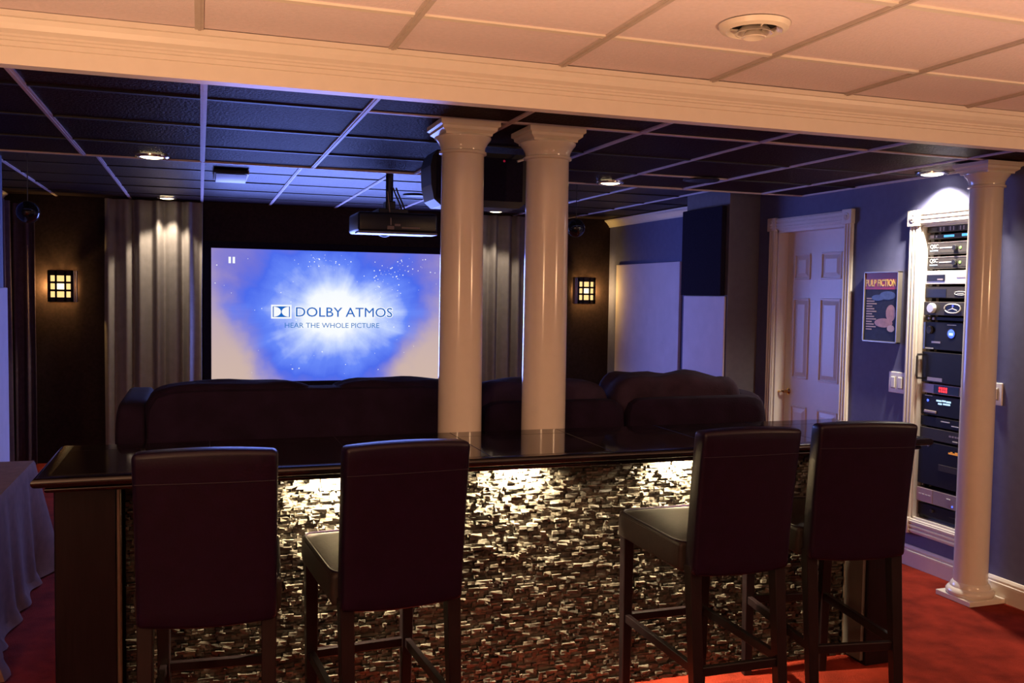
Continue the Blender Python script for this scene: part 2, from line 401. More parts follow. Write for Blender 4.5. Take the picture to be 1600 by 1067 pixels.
# ---- white fluted casing round the rack opening, cabinet box behind it
rc = struct(MB().box(WX-0.001, WX+0.14, RY0, RY0+0.012, RZ0, RZ1).box(WX-0.001, WX+0.14, RY1-0.012, RY1, RZ0, RZ1)
            .box(WX-0.001, WX+0.14, RY0, RY1, RZ1-0.012, RZ1).box(WX-0.001, WX+0.14, RY0, RY1, RZ0, RZ0+0.012).build('trim_4', M_white))
casing(rc, RY0, RY1, RZ0, RZ1, 0.088, bottom=True)
struct(MB().box(WX+0.62, WX+0.66, RY0-0.05, RY1+0.05, 0.2, 2.3).box(WX+0.12, WX+0.64, RY0-0.06, RY0-0.01, 0.2, 2.3).box(WX+0.12, WX+0.64, RY1+0.01, RY1+0.06, 0.2, 2.3)
       .box(WX+0.12, WX+0.64, RY0-0.05, RY1+0.05, 2.2, 2.3).box(WX+0.12, WX+0.64, RY0-0.05, RY1+0.05, 0.2, 0.27).build('wall_alcove', M_hole))
# ================================================================== BAR
bar = thing('bar_counter', 'long black bar with glossy granite top and split stone front', 'bar', (1.3, 3.6, 0))
CX0, CX1, CY0, CY1, CZ = -0.52, 3.12, 3.27, 3.94, 1.07
# granite tiles of the worktop
xs = [CX0+0.05 + i*(CX1-CX0-0.10)/7 for i in range(8)]
ysr = [CY0+0.045, CY1-0.14, CY1-0.01]
for i in range(7):
    for j in range(2):
        MB().box(xs[i]+0.001, xs[i+1]-0.001, ysr[j]+0.001, ysr[j+1]-0.001, CZ-0.03, CZ, 0.0012, 1).build('granite_tile', M_granite, bar)
MB().box(CX0+0.04, CX1-0.04, CY0+0.04, CY1-0.006, CZ-0.045, CZ-0.003).build('worktop_bed', M_seam, bar)
# rounded rail along front and both ends
def bull(y_out, z0, z1, depth):
    n = 8; r = (z1-z0)/2
    return [(depth, z0)] + [(r - r*math.sin(k*PI/n), (z0+z1)/2 - r*math.cos(k*PI/n)) for k in range(n+1)] + [(depth, z1)]
def rail_loop(name, inset, z0, z1, depth, material):
    prof = bull(0, z0, z1, depth)
    path = [(CX0+inset, CY1), (CX0+inset, CY0+inset), (CX1-inset, CY0+inset), (CX1-inset, CY1)]
    t = bmesh.new(); rings = []
    for i, (px, py) in enumerate(path):
        ring = []
        for d, z in prof:
            if i == 0: q = (px+d, py, z)
            elif i == 1: q = (px+d, py+d, z)
            elif i == 2: q = (px-d, py+d, z)
            else: q = (px-d, py, z)
            ring.append(t.verts.new(q))
        rings.append(ring)
    n = len(prof)
    for A, B in zip(rings, rings[1:]):
        for k in range(n): t.faces.new((A[k], A[(k+1) % n], B[(k+1) % n], B[k]))
    t.faces.new(rings[0]); t.faces.new(rings[-1][::-1])
    bmesh.ops.recalc_face_normals(t, faces=t.faces)
    return MB()._add(t).build(name, material, bar, smooth=True)
rail_loop('bullnose_rail', 0.0, CZ-0.034, CZ-0.0005, 0.052, M_rail)
rail_loop('under_moulding', 0.035, CZ-0.056, CZ-0.037, 0.045, M_rail)
MB().box(CX0+0.07, CX1-0.07, CY0+0.07, CY1-0.03, CZ-0.060, CZ-0.044).build('soffit_board', M_ebony, bar)
# carcass, end posts
MB().box(-0.26, 2.90, 3.585, 3.80, 0.0, CZ-0.058).build('bar_body', M_ebony, bar)
for x0, x1 in ((-0.47, -0.275), (2.90, 3.08)):
    p = MB().box(x0, x1, 3.40, 3.80, 0.0, CZ-0.058, 0.004, 1).build('end_post', M_ebony, bar)
MB().tube([(-0.268, 3.412, 0.0), (-0.268, 3.412, CZ-0.06)], 0.009, 10).build('corner_bead', mat('worn bronze bead', (0.16, 0.12, 0.09), 0.3, metal=0.5), bar, smooth=True)
MB().tube([(2.893, 3.55, 0.0), (2.893, 3.55, CZ-0.06)], 0.010, 10).build('corner_bead', MATS['worn bronze bead'], bar, smooth=True)
MB().box(2.884, 2.90, 3.42, 3.54, 0.02, CZ-0.07).build('side_panel', mat('brown grey panel', (0.10, 0.085, 0.075), 0.5), bar)
# split stone facing: every block of its own size and depth
SY = 3.575
clad = MB().box(-0.258, 2.884, SY, SY+0.015, 0.0, CZ-0.058).build('stone_facing', M_stone3, bar)
inv = XF[clad.name].inverted()
variants = []
for k in range(9):
    t = bmesh.new(); bmesh.ops.create_cube(t, size=1)
    for v in t.verts:
        front = v.co.y < 0
        j = 0.13 if front else 0.0
        v.co += Vector((R.uniform(-j, j)*0.6, R.uniform(-0.22, 0.12) if front else 0, R.uniform(-j, j)))
    variants.append(t)
stones = []
z = 0.0
while z < 1.008:
    h = R.uniform(0.0095, 0.0155); h = min(h, 1.012-z)
    if h < 0.006: break
    x = -0.258 + R.uniform(-0.03, 0)
    while x < 2.884:
        L = R.choice((0.014, 0.018, 0.024, 0.03, 0.038, 0.05)) * R.uniform(0.85, 1.2)
        a, c = max(x, -0.257), min(x+L, 2.883)
        if c-a > 0.008:
            stones.append((a, c, z, z+h, 0.004 + 0.024*R.random()**1.5, R.randrange(9), R.randrange(3)))
        x += L
    z += h
SM = [M_stone, M_stone2, M_stone3]
vis = [s for s in stones if (0.93 < s[0] < 1.62 and s[2] > 0.45) or (0.26 < s[0] < 0.52 and s[2] > 0.8)]
vis.sort(key=lambda s: -(s[1]-s[0])*(s[3]-s[2]))
own = set(id(s) for s in vis[:296])
meshes = {}
for k in range(9):
    for q in range(3):
        me = bpy.data.meshes.new('stone'); variants[k].to_mesh(me); me.materials.append(SM[q]); meshes[(k, q)] = me
rest = [bmesh.new() for _ in range(3)]
for s in stones:
    a, c, z0, z1, d, k, q = s
    cen = Vector(((a+c)/2, SY-d/2+0.004, (z0+z1)/2)); sca = Vector((c-a-0.0012, d+0.008, z1-z0-0.0008))
    rot = (R.uniform(-.06, .06), R.uniform(-.02, .02), R.uniform(-.07, .07))
    if id(s) in own:
        o = bpy.data.objects.new('stone', meshes[(k, q)]); COL.objects.link(o); o.parent = clad
        o.location = inv @ cen; o.scale = sca; o.rotation_euler = rot
    else:
        from mathutils import Euler
        mx = Matrix.Translation(cen) @ Euler(rot).to_matrix().to_4x4() @ Matrix.Diagonal((*sca, 1))
        bm = rest[q]; vm = {}
        for v in variants[k].verts: vm[v.index] = bm.verts.new(mx @ v.co)
        for f in variants[k].faces: bm.faces.new([vm[v.index] for v in f.verts])
me = None
bb = MB()
for q in range(3):
    mesh = bpy.data.meshes.new('t'); rest[q].to_mesh(mesh)
    n0 = len(bb.bm.faces); bb.bm.from_mesh(mesh); bb.bm.faces.ensure_lookup_table()
    for f in bb.bm.faces[n0:]: f.material_index = q
so = bb.build('small_stones', M_stone, clad); so.data.materials.append(M_stone2); so.data.materials.append(M_stone3)
so['kind'] = 'stuff'
# three puck lamps under the worktop overhang
for x in (0.477, 1.226, 1.974):
    p = MB().lathe([(0.033, 0), (0.033, 0.012), (0.0, 0.012)], 20, Matrix.Translation((x, 3.485, CZ-0.073))).build('puck_lamp', M_nickel, bar, smooth=True)
    MB().lathe([(0.0, -0.002), (0.024, -0.002), (0.024, 0.001), (0.0, 0.001)], 16, Matrix.Translation((x, 3.485, CZ-0.073))).build('puck_lens', M_lensw, p)
    lamp('puck_light', 'SPOT', (x, 3.490, CZ-0.080), 150, (1.0, 0.80, 0.50), 0.015, aim=(x, 3.78, 0.60), angle=150, blend=0.5)

# ================================================================== COLUMNS
def column(cx, cy, r, z0, z1, pl, label, plinth):
    t = thing('column', label, 'column', (cx, cy, z0), 0, 'round cream columns', 'thing')
    T = Matrix.Translation((cx, cy, 0))
    zs = z1-0.135; zb = z0 + (0.10 if plinth else 0)
    n = 24; prof = []
    for k in range(n+1):
        u = k/n; prof.append((r*(1.0 - 0.085*max(0, u-0.33)**1.3), zb + u*(zs-zb)))
    MB().lathe(prof, 48, T).build('shaft', M_column, t, smooth=True)
    rt = prof[-1][0]
    cap = [(rt, zs-0.004), (rt+0.012, zs), (rt+0.012, zs+0.010), (rt+0.004, zs+0.014), (rt+0.006, zs+0.030), (rt+0.018, zs+0.052), (rt+0.030, zs+0.066), (rt+0.032, zs+0.074)]
    b = MB().lathe(cap, 48, T)
    # square abacus with an ogee edge
    h = pl/2
    tt = bmesh.new(); rings = []
    for hh, zz in ((h-0.030, zs+0.074), (h-0.028, zs+0.084), (h-0.012, zs+0.096), (h-0.010, zs+0.108), (h, zs+0.114), (h, z1-0.001)):
        rings.append([tt.verts.new((cx+sx*hh, cy+sy*hh, zz)) for sx, sy in ((-1, -1), (1, -1), (1, 1), (-1, 1))])
    for A, B in zip(rings, rings[1:]):
        for k in range(4): tt.faces.new((A[k], A[(k+1) % 4], B[(k+1) % 4], B[k]))
    tt.faces.new(rings[0][::-1]); tt.faces.new(rings[-1])
    bmesh.ops.recalc_face_normals(tt, faces=tt.faces)
    b._add(tt); b.build('capital', M_column, t, smooth=True)
    if plinth:
        b = MB().box(cx-h, cx+h, cy-h, cy+h, z0, z0+0.028, 0.002, 1)
        b.lathe([(h-0.006, z0+0.028), (h+0.002, z0+0.040), (h+0.002, z0+0.052), (h-0.008, z0+0.066), (r+0.016, z0+0.072), (r+0.014, z0+0.086), (r+0.002, z0+0.102)], 48, T)
        b.build('base', M_column, t, smooth=True)
    return t
column(1.130, 4.055, 0.101, 0.0, ZD, 0.272, 'left one of the pair of cream columns rising behind the bar', False)
column(1.541, 4.055, 0.105, 0.0, ZD, 0.272, 'right one of the pair of cream columns rising behind the bar', False)
column(4.137, 4.022, 0.090, 0.0, ZD, 0.250, 'cream column on a square plinth beside the equipment rack', True)

# ================================================================== STOOLS
def stool_proto(loc, rz, label):
    t = thing('bar_stool', label, 'stool', (0, 0, 0), 0, 'black leather bar stools along the bar')
    # upholstered back: leans towards the room, slightly bowed
    def backsurf():
        tt = bmesh.new(); nx, nz = 8, 12; W, D = 0.40, 0.075
        def P(i, j, side):
            u, v = i/nx, j/nz
            zc = 0.690 + v*0.525; lean = -0.275 - 0.055*v**1.4
            x = (u-0.5)*W*(1.0 + 0.02*v)
            dd = D*(0.5)
            y = lean + (dd if side else -dd) + 0.010*(1-(2*u-1)**2)*(-1 if not side else 1)*0.6
            z = zc + (0.008*(1-(2*u-1)**2) if j == nz else 0) - (0.012*(1-(2*u-1)**2) if j == 0 else 0)
            return (x, y, z)
        F = [[tt.verts.new(P(i, j, 0)) for j in range(nz+1)] for i in range(nx+1)]
        B = [[tt.verts.new(P(i, j, 1)) for j in range(nz+1)] for i in range(nx+1)]
        for i in range(nx):
            for j in range(nz):
                tt.faces.new((F[i][j], F[i+1][j], F[i+1][j+1], F[i][j+1])); tt.faces.new((B[i][j], B[i][j+1], B[i+1][j+1], B[i+1][j]))
            for j in (0, nz):
                tt.faces.new((F[i][j], B[i][j], B[i+1][j], F[i+1][j]))
        for j in range(nz):
            for i in (0, nx): tt.faces.new((F[i][j], F[i][j+1], B[i][j+1], B[i][j]))
        bmesh.ops.recalc_face_normals(tt, faces=tt.faces)
        sharp = [e for e in tt.edges if e.calc_face_angle(0) > 0.8]
        bmesh.ops.bevel(tt, geom=sharp, offset=0.016, segments=3, profile=0.5, affect='EDGES')
        return tt
    bk = MB()._add(backsurf()).build('backrest', M_leather, t, smooth=True)
    MB().tube([(x*0.196/8, -0.275-0.055*0.83**1.4-0.0375-0.006*(1-(x/8)**2)-0.0005, 0.690+0.83*0.525) for x in range(-8, 9)], 0.0015, 6).build('stitched_seam', M_leather, bk, smooth=True)
    # seat cushion, domed
    def seat():
        tt = bmesh.new(); bmesh.ops.create_cube(tt, size=1)
        bmesh.ops.subdivide_edges(tt, edges=tt.edges[:], cuts=7, use_grid_fill=True)
        for v in tt.verts:
            x, y, z = v.co*2
            top = max(0, z)
            dome = (1-x**4)*(1-y**4)
            v.co = Vector((x*0.212*(1+0.02*(1-z*z)), 0.03+y*0.262, 0.742 + z*0.054 + top*0.016*dome - 0.004))
        sharp = [e for e in tt.edges if e.calc_face_angle(0) > 0.8]
        bmesh.ops.bevel(tt, geom=sharp, offset=0.014, segments=3, profile=0.5, affect='EDGES')
        return tt
    st = MB()._add(seat()).build('seat', mat('black seat leather', (0.026, 0.019, 0.017), 0.5, 0.22, noise=0.2, nscale=30, bump=0.15, bscale=120, bdist=0.003), t, smooth=True)
    loop = []
    for k in range(40):
        a = k/40*2*PI; cx = math.copysign(abs(math.cos(a))**0.18, math.cos(a)); cy = math.copysign(abs(math.sin(a))**0.18, math.sin(a))
        loop.append((cx*0.2105, 0.03+cy*0.2605, 0.793))
    MB().tube(loop, 0.004, 6, closed=True).build('piping', M_leather, st, smooth=True)
    for s in (-1, 1):
        MB().bar((s*0.185, 0.262, 0.69), (s*0.180, 0.268, 0.0), 0.046, 0.046, 0.036, 0.036).build('leg', M_legwood, t)
        MB().bar((s*0.178, -0.262, 0.72), (s*0.176, -0.335, 0.0), 0.046, 0.050, 0.036, 0.038).build('leg', M_legwood, t)
        MB().bar((s*0.181, -0.288, 0.345), (s*0.183, 0.256, 0.345), 0.022, 0.034, up=Vector((0, 0, 1))).build('stretcher', M_legwood, t)
    MB().bar((-0.165, 0.265, 0.345), (0.165, 0.265, 0.345), 0.034, 0.022).build('stretcher', M_legwood, t)
    MB().bar((-0.160, -0.300, 0.335), (0.160, -0.300, 0.335), 0.034, 0.024).build('stretcher', M_legwood, t)
    return t
def dup(root, label):
    r = root.copy(); COL.objects.link(r); r['label'] = label
    for ch in list(root.children):
        c = ch.copy(); COL.objects.link(c); c.parent = r
        for g in list(ch.children):
            d = g.copy(); COL.objects.link(d); d.parent = c
    return r
LABS = ['bar stool at the left end of the bar, back turned squarely to us',
        'bar stool standing before the left column, turned slightly left',
        'bar stool with its shiny seat side lit, left one of the right pair',
        'bar stool at the right end of the bar, nearest the rack']
s0 = stool_proto((0, 0, 0), 0, LABS[0])
for i, (x, y, a) in enumerate(((0.040, 3.15, -4.0), (0.590, 3.15, 4.5), (1.868, 3.16, 0.0), (2.455, 3.19, -9.0))):
    o = s0 if i == 0 else dup(s0, LABS[i])
    o.location = (x, y, 0); o.rotation_euler = (0, 0, math.radians(a))

# ================================================================== SOFAS
def puff(x0, x1, y0, y1, z0, z1, p=4.0, lump=0.0, seed=0, cuts=14):
    tt = bmesh.new(); bmesh.ops.create_cube(tt, size=2)
    bmesh.ops.subdivide_edges(tt, edges=tt.edges[:], cuts=cuts, use_grid_fill=True)
    from mathutils import noise
    for v in tt.verts:
        x, y, z = v.co
        s = (abs(x)**p + abs(y)**p + abs(z)**p)**(-1/p)
        q = Vector((x*s, y*s, z*s))
        f = 1 + lump*noise.noise(Vector((q.x*2.3+seed*7.1, q.y*1.7, q.z*1.7)))
        v.co = Vector(((x0+x1)/2+q.x*(x1-x0)/2, (y0+y1)/2+q.y*(y1-y0)/2*f, (z0+z1)/2+q.z*(z1-z0)/2*f))
    return tt
def sofa(name, label, x0, x1, backs, frames, arms, loc_y):
    t = thing(name, label, 'sofa', ((x0+x1)/2, loc_y+0.5, 0.20))
    MB()._add(puff(x0+0.02, x1-0.02, loc_y+0.06, loc_y+0.92, 0.23, 0.58, 14)).build('seat_base', M_sofa, t, smooth=True)
    n = len(backs)
    for (a, c, zt, mt, lump, dy) in backs:
        MB()._add(puff(a, c, loc_y+dy, loc_y+dy+0.32, 0.66, zt, 5.5, lump, a)).build('back_cushion', mt, t, smooth=True)
        MB()._add(puff(a, c, loc_y+0.32, loc_y+0.90, 0.54, 0.74, 7)).build('seat_cushion', mt, t, smooth=True)
    for (a, c, zt, mt) in frames:
        MB()._add(puff(a, c, loc_y, loc_y+0.20, 0.22, zt, 12)).build('back_frame', mt, t, smooth=True)
    for (a, c, zt) in arms:
        MB()._add(puff(a, c, loc_y+0.02, loc_y+0.96, 0.21, zt, 8)).build('armrest', M_sofa, t, smooth=True)
    return t
KS = 4.21/5.12
def kx(x): return x*KS
def kz(z): return 1.69-(1.69-z)*KS
struct(MB().box(kx(-0.5), kx(3.6), 4.17, 5.32, 0, 0.20, 0.01, 1).build('floor_riser', M_carpet))
sofa('loveseat', 'dark plum loveseat with two tall backs in front of the screen', kx(-0.42), kx(1.50),
     [(kx(-0.29), kx(0.665), kz(1.180), M_sofa, 0.03, 0.02), (kx(0.672), kx(1.46), kz(1.180), M_sofa, 0.03, 0.02)], [(kx(-0.27), kx(1.46), kz(1.150), M_sofa)], [(kx(-0.43), kx(-0.26), kz(1.080)), (kx(1.41), kx(1.52), kz(1.05))], 4.21)
sofa('sofa', 'dark plum sofa with loose puffy cushions over a low frame, near the door', kx(1.55), kx(3.54),
     [(kx(1.565), kx(2.440), kz(1.160), M_sofa2, 0.06, 0.06), (kx(2.450), kx(3.395), kz(1.180), M_sofa2, 0.12, 0.06)],
     [(kx(1.57), kx(2.49), kz(1.05), M_sofa), (kx(2.515), kx(3.50), kz(1.052), M_sofa)], [(kx(3.37), kx(3.54), kz(1.062))], 4.20)

# ================================================================== SCREEN
SX0, SX1, SZ0, SZ1 = 0.107, 2.497, 0.757, 2.101
scx = (SX0+SX1)/2
scr = thing('projection_screen', 'wide lit projection screen on the dark wall showing a blue burst', 'screen', (scx, YK-0.02, SZ0))
ms = bpy.data.materials.new('projected picture'); ms.use_nodes = True
nt = ms.node_tree; nt.nodes.clear()
def N(t, **kw):
    n = nt.nodes.new(t)
    for k, v in kw.items(): setattr(n, k, v)
    return n
def MATH(op, a, b=None, clamp=False):
    n = N('ShaderNodeMath', operation=op, use_clamp=clamp)
    for i, v in enumerate((a, b)):
        if v is None: continue
        if isinstance(v, (int, float)): n.inputs[i].default_value = v
        else: nt.links.new(v, n.inputs[i])
    return n.outputs[0]
def MIX(f, a, b):
    n = N('ShaderNodeMix', data_type='RGBA')
    for i, v in ((0, f), (6, a), (7, b)):
        if isinstance(v, tuple): n.inputs[i].default_value = (*v, 1)
        elif isinstance(v, (int, float)): n.inputs[i].default_value = v
        else: nt.links.new(v, n.inputs[i])
    return n.outputs[2]
def SMOOTH(v, a, b):
    n = N('ShaderNodeMapRange', interpolation_type='SMOOTHSTEP')
    nt.links.new(v, n.inputs[0]); n.inputs[1].default_value = a; n.inputs[2].default_value = b
    return n.outputs[0]
tc = N('ShaderNodeTexCoord'); sp = N('ShaderNodeSeparateXYZ'); nt.links.new(tc.outputs['Object'], sp.inputs[0])
U = MATH('DIVIDE', sp.outputs[0], 1.195)                       # -1..1 across
V = MATH('SUBTRACT', MATH('DIVIDE', sp.outputs[2], 0.672), 1)  # -1..1 up
nz = N('ShaderNodeTexNoise'); nz.inputs['Scale'].default_value = 2.2; nz.inputs['Detail'].default_value = 5
nt.links.new(tc.outputs['Object'], nz.inputs['Vector'])
nn = MATH('SUBTRACT', nz.outputs[0], 0.5)
du = MATH('MULTIPLY', MATH('SUBTRACT', U, 0.03), 1.25); dv = MATH('SUBTRACT', V, 0.04)
rr = MATH('SQRT', MATH('ADD', MATH('MULTIPLY', du, du), MATH('MULTIPLY', dv, dv)))
# rays: noise over the angle
ang = MATH('ARCTAN2', dv, du)
cx = N('ShaderNodeCombineXYZ'); nt.links.new(MATH('MULTIPLY', MATH('COSINE', ang), 1.0), cx.inputs[0]); nt.links.new(MATH('SINE', ang), cx.inputs[1])
nr = N('ShaderNodeTexNoise'); nr.inputs['Scale'].default_value = 3.4; nr.inputs['Detail'].default_value = 4
nt.links.new(cx.outputs[0], nr.inputs['Vector'])
ray = MATH('SUBTRACT', nr.outputs[0], 0.5)
rw = MATH('ADD', rr, MATH('ADD', MATH('MULTIPLY', nn, 0.85), MATH('MULTIPLY', MATH('MULTIPLY', ray, rr), 0.55)))
ramp = N('ShaderNodeValToRGB'); nt.links.new(MATH('DIVIDE', rw, 1.95), ramp.inputs[0])
el = ramp.color_ramp.elements
stops = [(0.0, (1.0, 1.0, 1.0)), (0.17, (0.93, 0.97, 1.0)), (0.27, (0.50, 0.62, 1.0)), (0.38, (0.14, 0.25, 0.95)), (0.50, (0.075, 0.15, 0.84)), (0.64, (0.16, 0.17, 0.70)), (0.85, (0.30, 0.24, 0.56))]
el[0].position, el[0].color = stops[0][0], (*stops[0][1], 1)
el[1].position, el[1].color = stops[1][0], (*stops[1][1], 1)
for p, c in stops[2:]:
    e = el.new(p); e.color = (*c, 1)
aU = MATH('ABSOLUTE', U)
# warm sides: beige lower corners, strongest right and left
bl = MATH('ADD', aU, MATH('ADD', MATH('MULTIPLY', V, -0.28), MATH('MULTIPLY', nn, 0.5)))
wf = SMOOTH(bl, 0.62, 1.02)
warm = MIX(SMOOTH(V, -0.9, 0.9), (0.62, 0.46, 0.40), (0.42, 0.33, 0.55))
c1 = MIX(wf, ramp.outputs[0], warm)
em = N('ShaderNodeEmission'); nt.links.new(c1, em.inputs[0]); em.inputs[1].default_value = 1.0
out = N('ShaderNodeOutputMaterial'); nt.links.new(em.outputs[0], out.inputs[0])
surf = MB().box(SX0, SX1, YK-0.034, YK-0.03, SZ0, SZ1).build('screen_surface', ms, scr)
b = MB()
for q in ((SX0-0.07, SX0, SZ0-0.07, SZ1+0.07), (SX1, SX1+0.07, SZ0-0.07, SZ1+0.07), (SX0, SX1, SZ1, SZ1+0.07), (SX0, SX1, SZ0-0.07, SZ0)):
    b.box(q[0], q[1], YK-0.045, YK-0.001, q[2], q[3], 0.004, 1)
b.build('screen_frame', M_blackfab, scr)
M_sblue = mat('projected deep blue', (0.0, 0.0, 0.0), 1, 0, emit=(0.012, 0.13, 0.52), estr=1.0)
M_smid = mat('projected pale blue', (0.0, 0.0, 0.0), 1, 0, emit=(0.05, 0.20, 0.55), estr=1.0)
M_swhite = mat('projected white', (0.0, 0.0, 0.0), 1, 0, emit=(0.95, 0.97, 1.0), estr=1.0)
def pxs(x, y):      # photo pixel of the flat screen picture -> wall position
    return (SX0 + (x-330)*(2.349/357.0), SZ1 - (y-388)*(1.345/209.0) + (x-330)/357.0*0.03*0)
YS = YK-0.0345
def on_screen(x, y, d=0.0): a, c = pxs(x, y); return FACE_MY((a, YS-d, c))
zt = 487.5
def scr_text(s, x0, x1, y, cap, m1, halo, name):
    size = cap/0.70
    # natural width measured at unit scale, then fitted
    cu = bpy.data.curves.new('m', 'FONT'); cu.body = s; cu.size = size; to = bpy.data.objects.new('m', cu); COL.objects.link(to)
    bpy.context.view_layer.update(); wdt = to.dimensions.x; bpy.data.objects.remove(to)
    A = pxs(x0, y); B = pxs(x1, y); f = (B[0]-A[0])/wdt
    if halo: text(name+'_halo', s, size, FACE_MY((A[0], YS-0.0008, A[1])), M_swhite, scr, 0.0003, halo, sx=f)
    text(name, s, size, FACE_MY((A[0], YS-0.0016, A[1])), m1, scr, 0.0003, 0.0 if halo else 0.0, sx=f)
scr_text('DOLBY', 454, 526, 487, 0.098, M_sblue, 0.0075, 'title_lettering')
scr_text('ATMOS', 533, 608, 487, 0.098, M_sblue, 0.0075, 'title_lettering')
scr_text('HEAR THE WHOLE PICTURE', 438, 586, 508, 0.052, M_smid, 0, 'tagline_lettering')
# double-D emblem: white outlined box, two facing D shapes
def rect_px(x0, y0, x1, y1, d, material, name):
    a, c = pxs(x0, y1); e, f = pxs(x1, y0)
    return MB().box(a, e, YS-d-0.0004, YS-d, c, f).build(name, material, scr)
rect_px(418, 475, 449, 497, 0.0006, M_swhite, 'emblem_frame')
rect_px(420.5, 477.5, 446.5, 494.5, 0.0014, M_sblue, 'emblem_ground')
for s, xf in ((1, 422), (-1, 445)):
    pts = [(0, 0)] + [(math.sin(k*PI/12)*11.0, 8.0 - math.cos(k*PI/12)*8.0) for k in range(13)] + [(0, 16)]
    poly = [(pxs(xf+s*q[0], 478+q[1])[0], pxs(0, 478+q[1])[1]) for q in pts]
    MB().prism(poly, frame_to_matrix((1, 0, 0), (0, 0, 1), (0, YS-0.0022, 0)), 0.0003).build('emblem_half', M_swhite, scr)
rect_px(355, 401, 358.5, 411, 0.0008, M_swhite, 'pause_mark'); rect_px(361, 401, 364.5, 411, 0.0008, M_swhite, 'pause_mark')
b = MB()
for k in range(150):
    if k < 105:
        x = R.gauss(605, 28); y = R.gauss(420, 20)
        if k < 30: x = R.gauss(500, 20); y = R.gauss(404, 8)
    else: x = R.uniform(335, 685); y = R.uniform(392, 590)
    if not (335 < x < 684 and 391 < y < 590): continue
    a, c = pxs(x, y); q = R.choice((0.0025, 0.0035, 0.005, 0.0065))
    b.lathe([(q, 0), (q, 0.0002)], 6, FACE_MY((a, YS-0.0005, c)))
so = b.build('star_specks', M_swhite, scr); so['kind'] = 'stuff'

# ================================================================== CURTAINS
def curtain(label, x0, x1, y, zt, zb, folds, amp, material, along='x', seed=1, thick=0.004, name='curtain'):
    rr = random.Random(seed); ph = [rr.uniform(0, 6.28) for _ in range(4)]
    def f(u, v):
        s = u + 0.010*math.sin(v*5+ph[0])*(1-v)
        d = amp*(math.sin(s*folds*2*PI+ph[1] + 0.25*math.sin(v*3+ph[3])) + 0.38*math.sin(s*folds*3.3*PI+ph[2]))*(0.8+0.35*v)
        # pleats narrow at the heading
        q = x0+(x1-x0)*s; z = zt+(zb-zt)*v
        return (q, y+d, z) if along == 'x' else (y+d, q, z)
    b = MB().grid(f, 150, 16, thick)
    return tag(b.build(name, material, None, smooth=True), label, 'curtain')
curtain('pale grey curtain hanging to the left of the screen', -0.86, 0.02, YK-0.13, 2.535, 0.01, 6.0, 0.034, M_curt, seed=3)
curtain('pale grey curtain behind the columns, to the right of the screen', 2.60, 3.46, YK-0.13, 2.535, 0.01, 6.0, 0.034, M_curt, seed=5)
curtain('dark plum curtain along the left wall by the corner', 8.60, 9.48, -1.66, 2.46, 0.01, 5.0, 0.030, M_curtd, along='y', seed=8)
curtain('narrow dark drape on the back wall in the left corner', -1.74, -1.46, YK-0.09, 2.46, 0.01, 3.0, 0.022, M_curtd, seed=11)

# ================================================================== SCONCES
def sconce(cx, cz, side, label):
    t = thing('wall_sconce', label, 'sconce', (cx, YK, cz-0.15), 0, 'lit bronze wall sconces beside the curtains')
    MB().box(cx-0.11, cx+0.11, YK-0.012, YK-0.0005, cz-0.13, cz+0.13, 0.003, 1).build('back_plate', M_bronze, t)
    yf = YK-0.10
    b = MB(); w = 0.112; h = 0.150
    xsb = [(-w, -0.086), (-0.049, -0.031), (0.031, 0.049), (0.086, w)]
    for a, c in xsb: b.box(cx+a, cx+c, yf-0.008, yf+0.004, cz-h, cz+h)
    zsb = [(-h, -0.105), (-0.050, -0.030), (0.025, 0.045), (0.100, h)]
    for a, c in zsb: b.box(cx-w, cx+w, yf-0.008, yf+0.004, cz+a, cz+c)
    b.build('grille_front', M_bronze, t)
    for i, (a, c) in enumerate(((-0.086, -0.049), (-0.031, 0.031), (0.049, 0.086))):
        for j, (d, e) in enumerate(((-0.105, -0.050), (-0.030, 0.025), (0.045, 0.100))):
            MB().box(cx+a, cx+c, yf+0.004, yf+0.008, cz+d, cz+e).build('pane', M_panec if i == 1 and j == 1 else M_pane, t)
    for q in (0.0, 0.020):
        MB().box(cx+side*(w+0.004+q)-0.005, cx+side*(w+0.004+q)+0.005, yf-0.016, YK-0.03, cz-h, cz+h, 0.003, 1).build('side_strip', M_nickel, t)
    MB().box(cx-0.02, cx+0.02, yf+0.01, YK-0.01, cz+0.11, cz+0.125).build('bracket', M_bronze, t)
    for s in (-0.10, 0.10):
        lamp('sconce_light', 'POINT', (cx+s, YK-0.055, cz), 9, (1.0, 0.60, 0.18), 0.02)
sconce(-1.246, 1.697, 1, 'lit bronze sconce with nine amber panes, left of the screen')
sconce(4.143, 1.737, -1, 'lit bronze sconce with nine amber panes, right of the columns')

# ================================================================== CEILING FIXTURES
def downlight(x, y, z, label, lens, power, col, aim, angle, blend, size=0.04):
    t = thing('recessed_light', label, 'light', (x, y, z-0.012), 0, 'recessed ceiling lights')
    T = Matrix.Translation((x, y, z))
    MB().lathe([(0.062, -0.001), (0.066, -0.009), (0.080, -0.012), (0.092, -0.006), (0.093, 0.002)], 32, T, caps=False).build('trim_ring', M_chrome, t, smooth=True)
    MB().lathe([(0.0, -0.016), (0.040, -0.0145), (0.060, -0.010), (0.064, -0.004), (0.062, 0.002)], 24, T, caps=False).build('lens', lens, t, smooth=True)
    lamp('downlight', 'SPOT', (x, y, z-0.03), power, col, size, aim=aim, angle=angle, blend=blend)
WL = (1.0, 0.82, 0.58)
downlight(-0.26, 5.72, ZD, 'round ceiling light left of the projector, nearer of the left two', M_lens, 14, WL, (-0.26, 5.72, 0), 100, 0.5)
downlight(-0.295, 9.36, ZR, 'round ceiling light above the left curtain', M_lens, 60, WL, (-0.295, 9.42, 0), 92, 0.35)
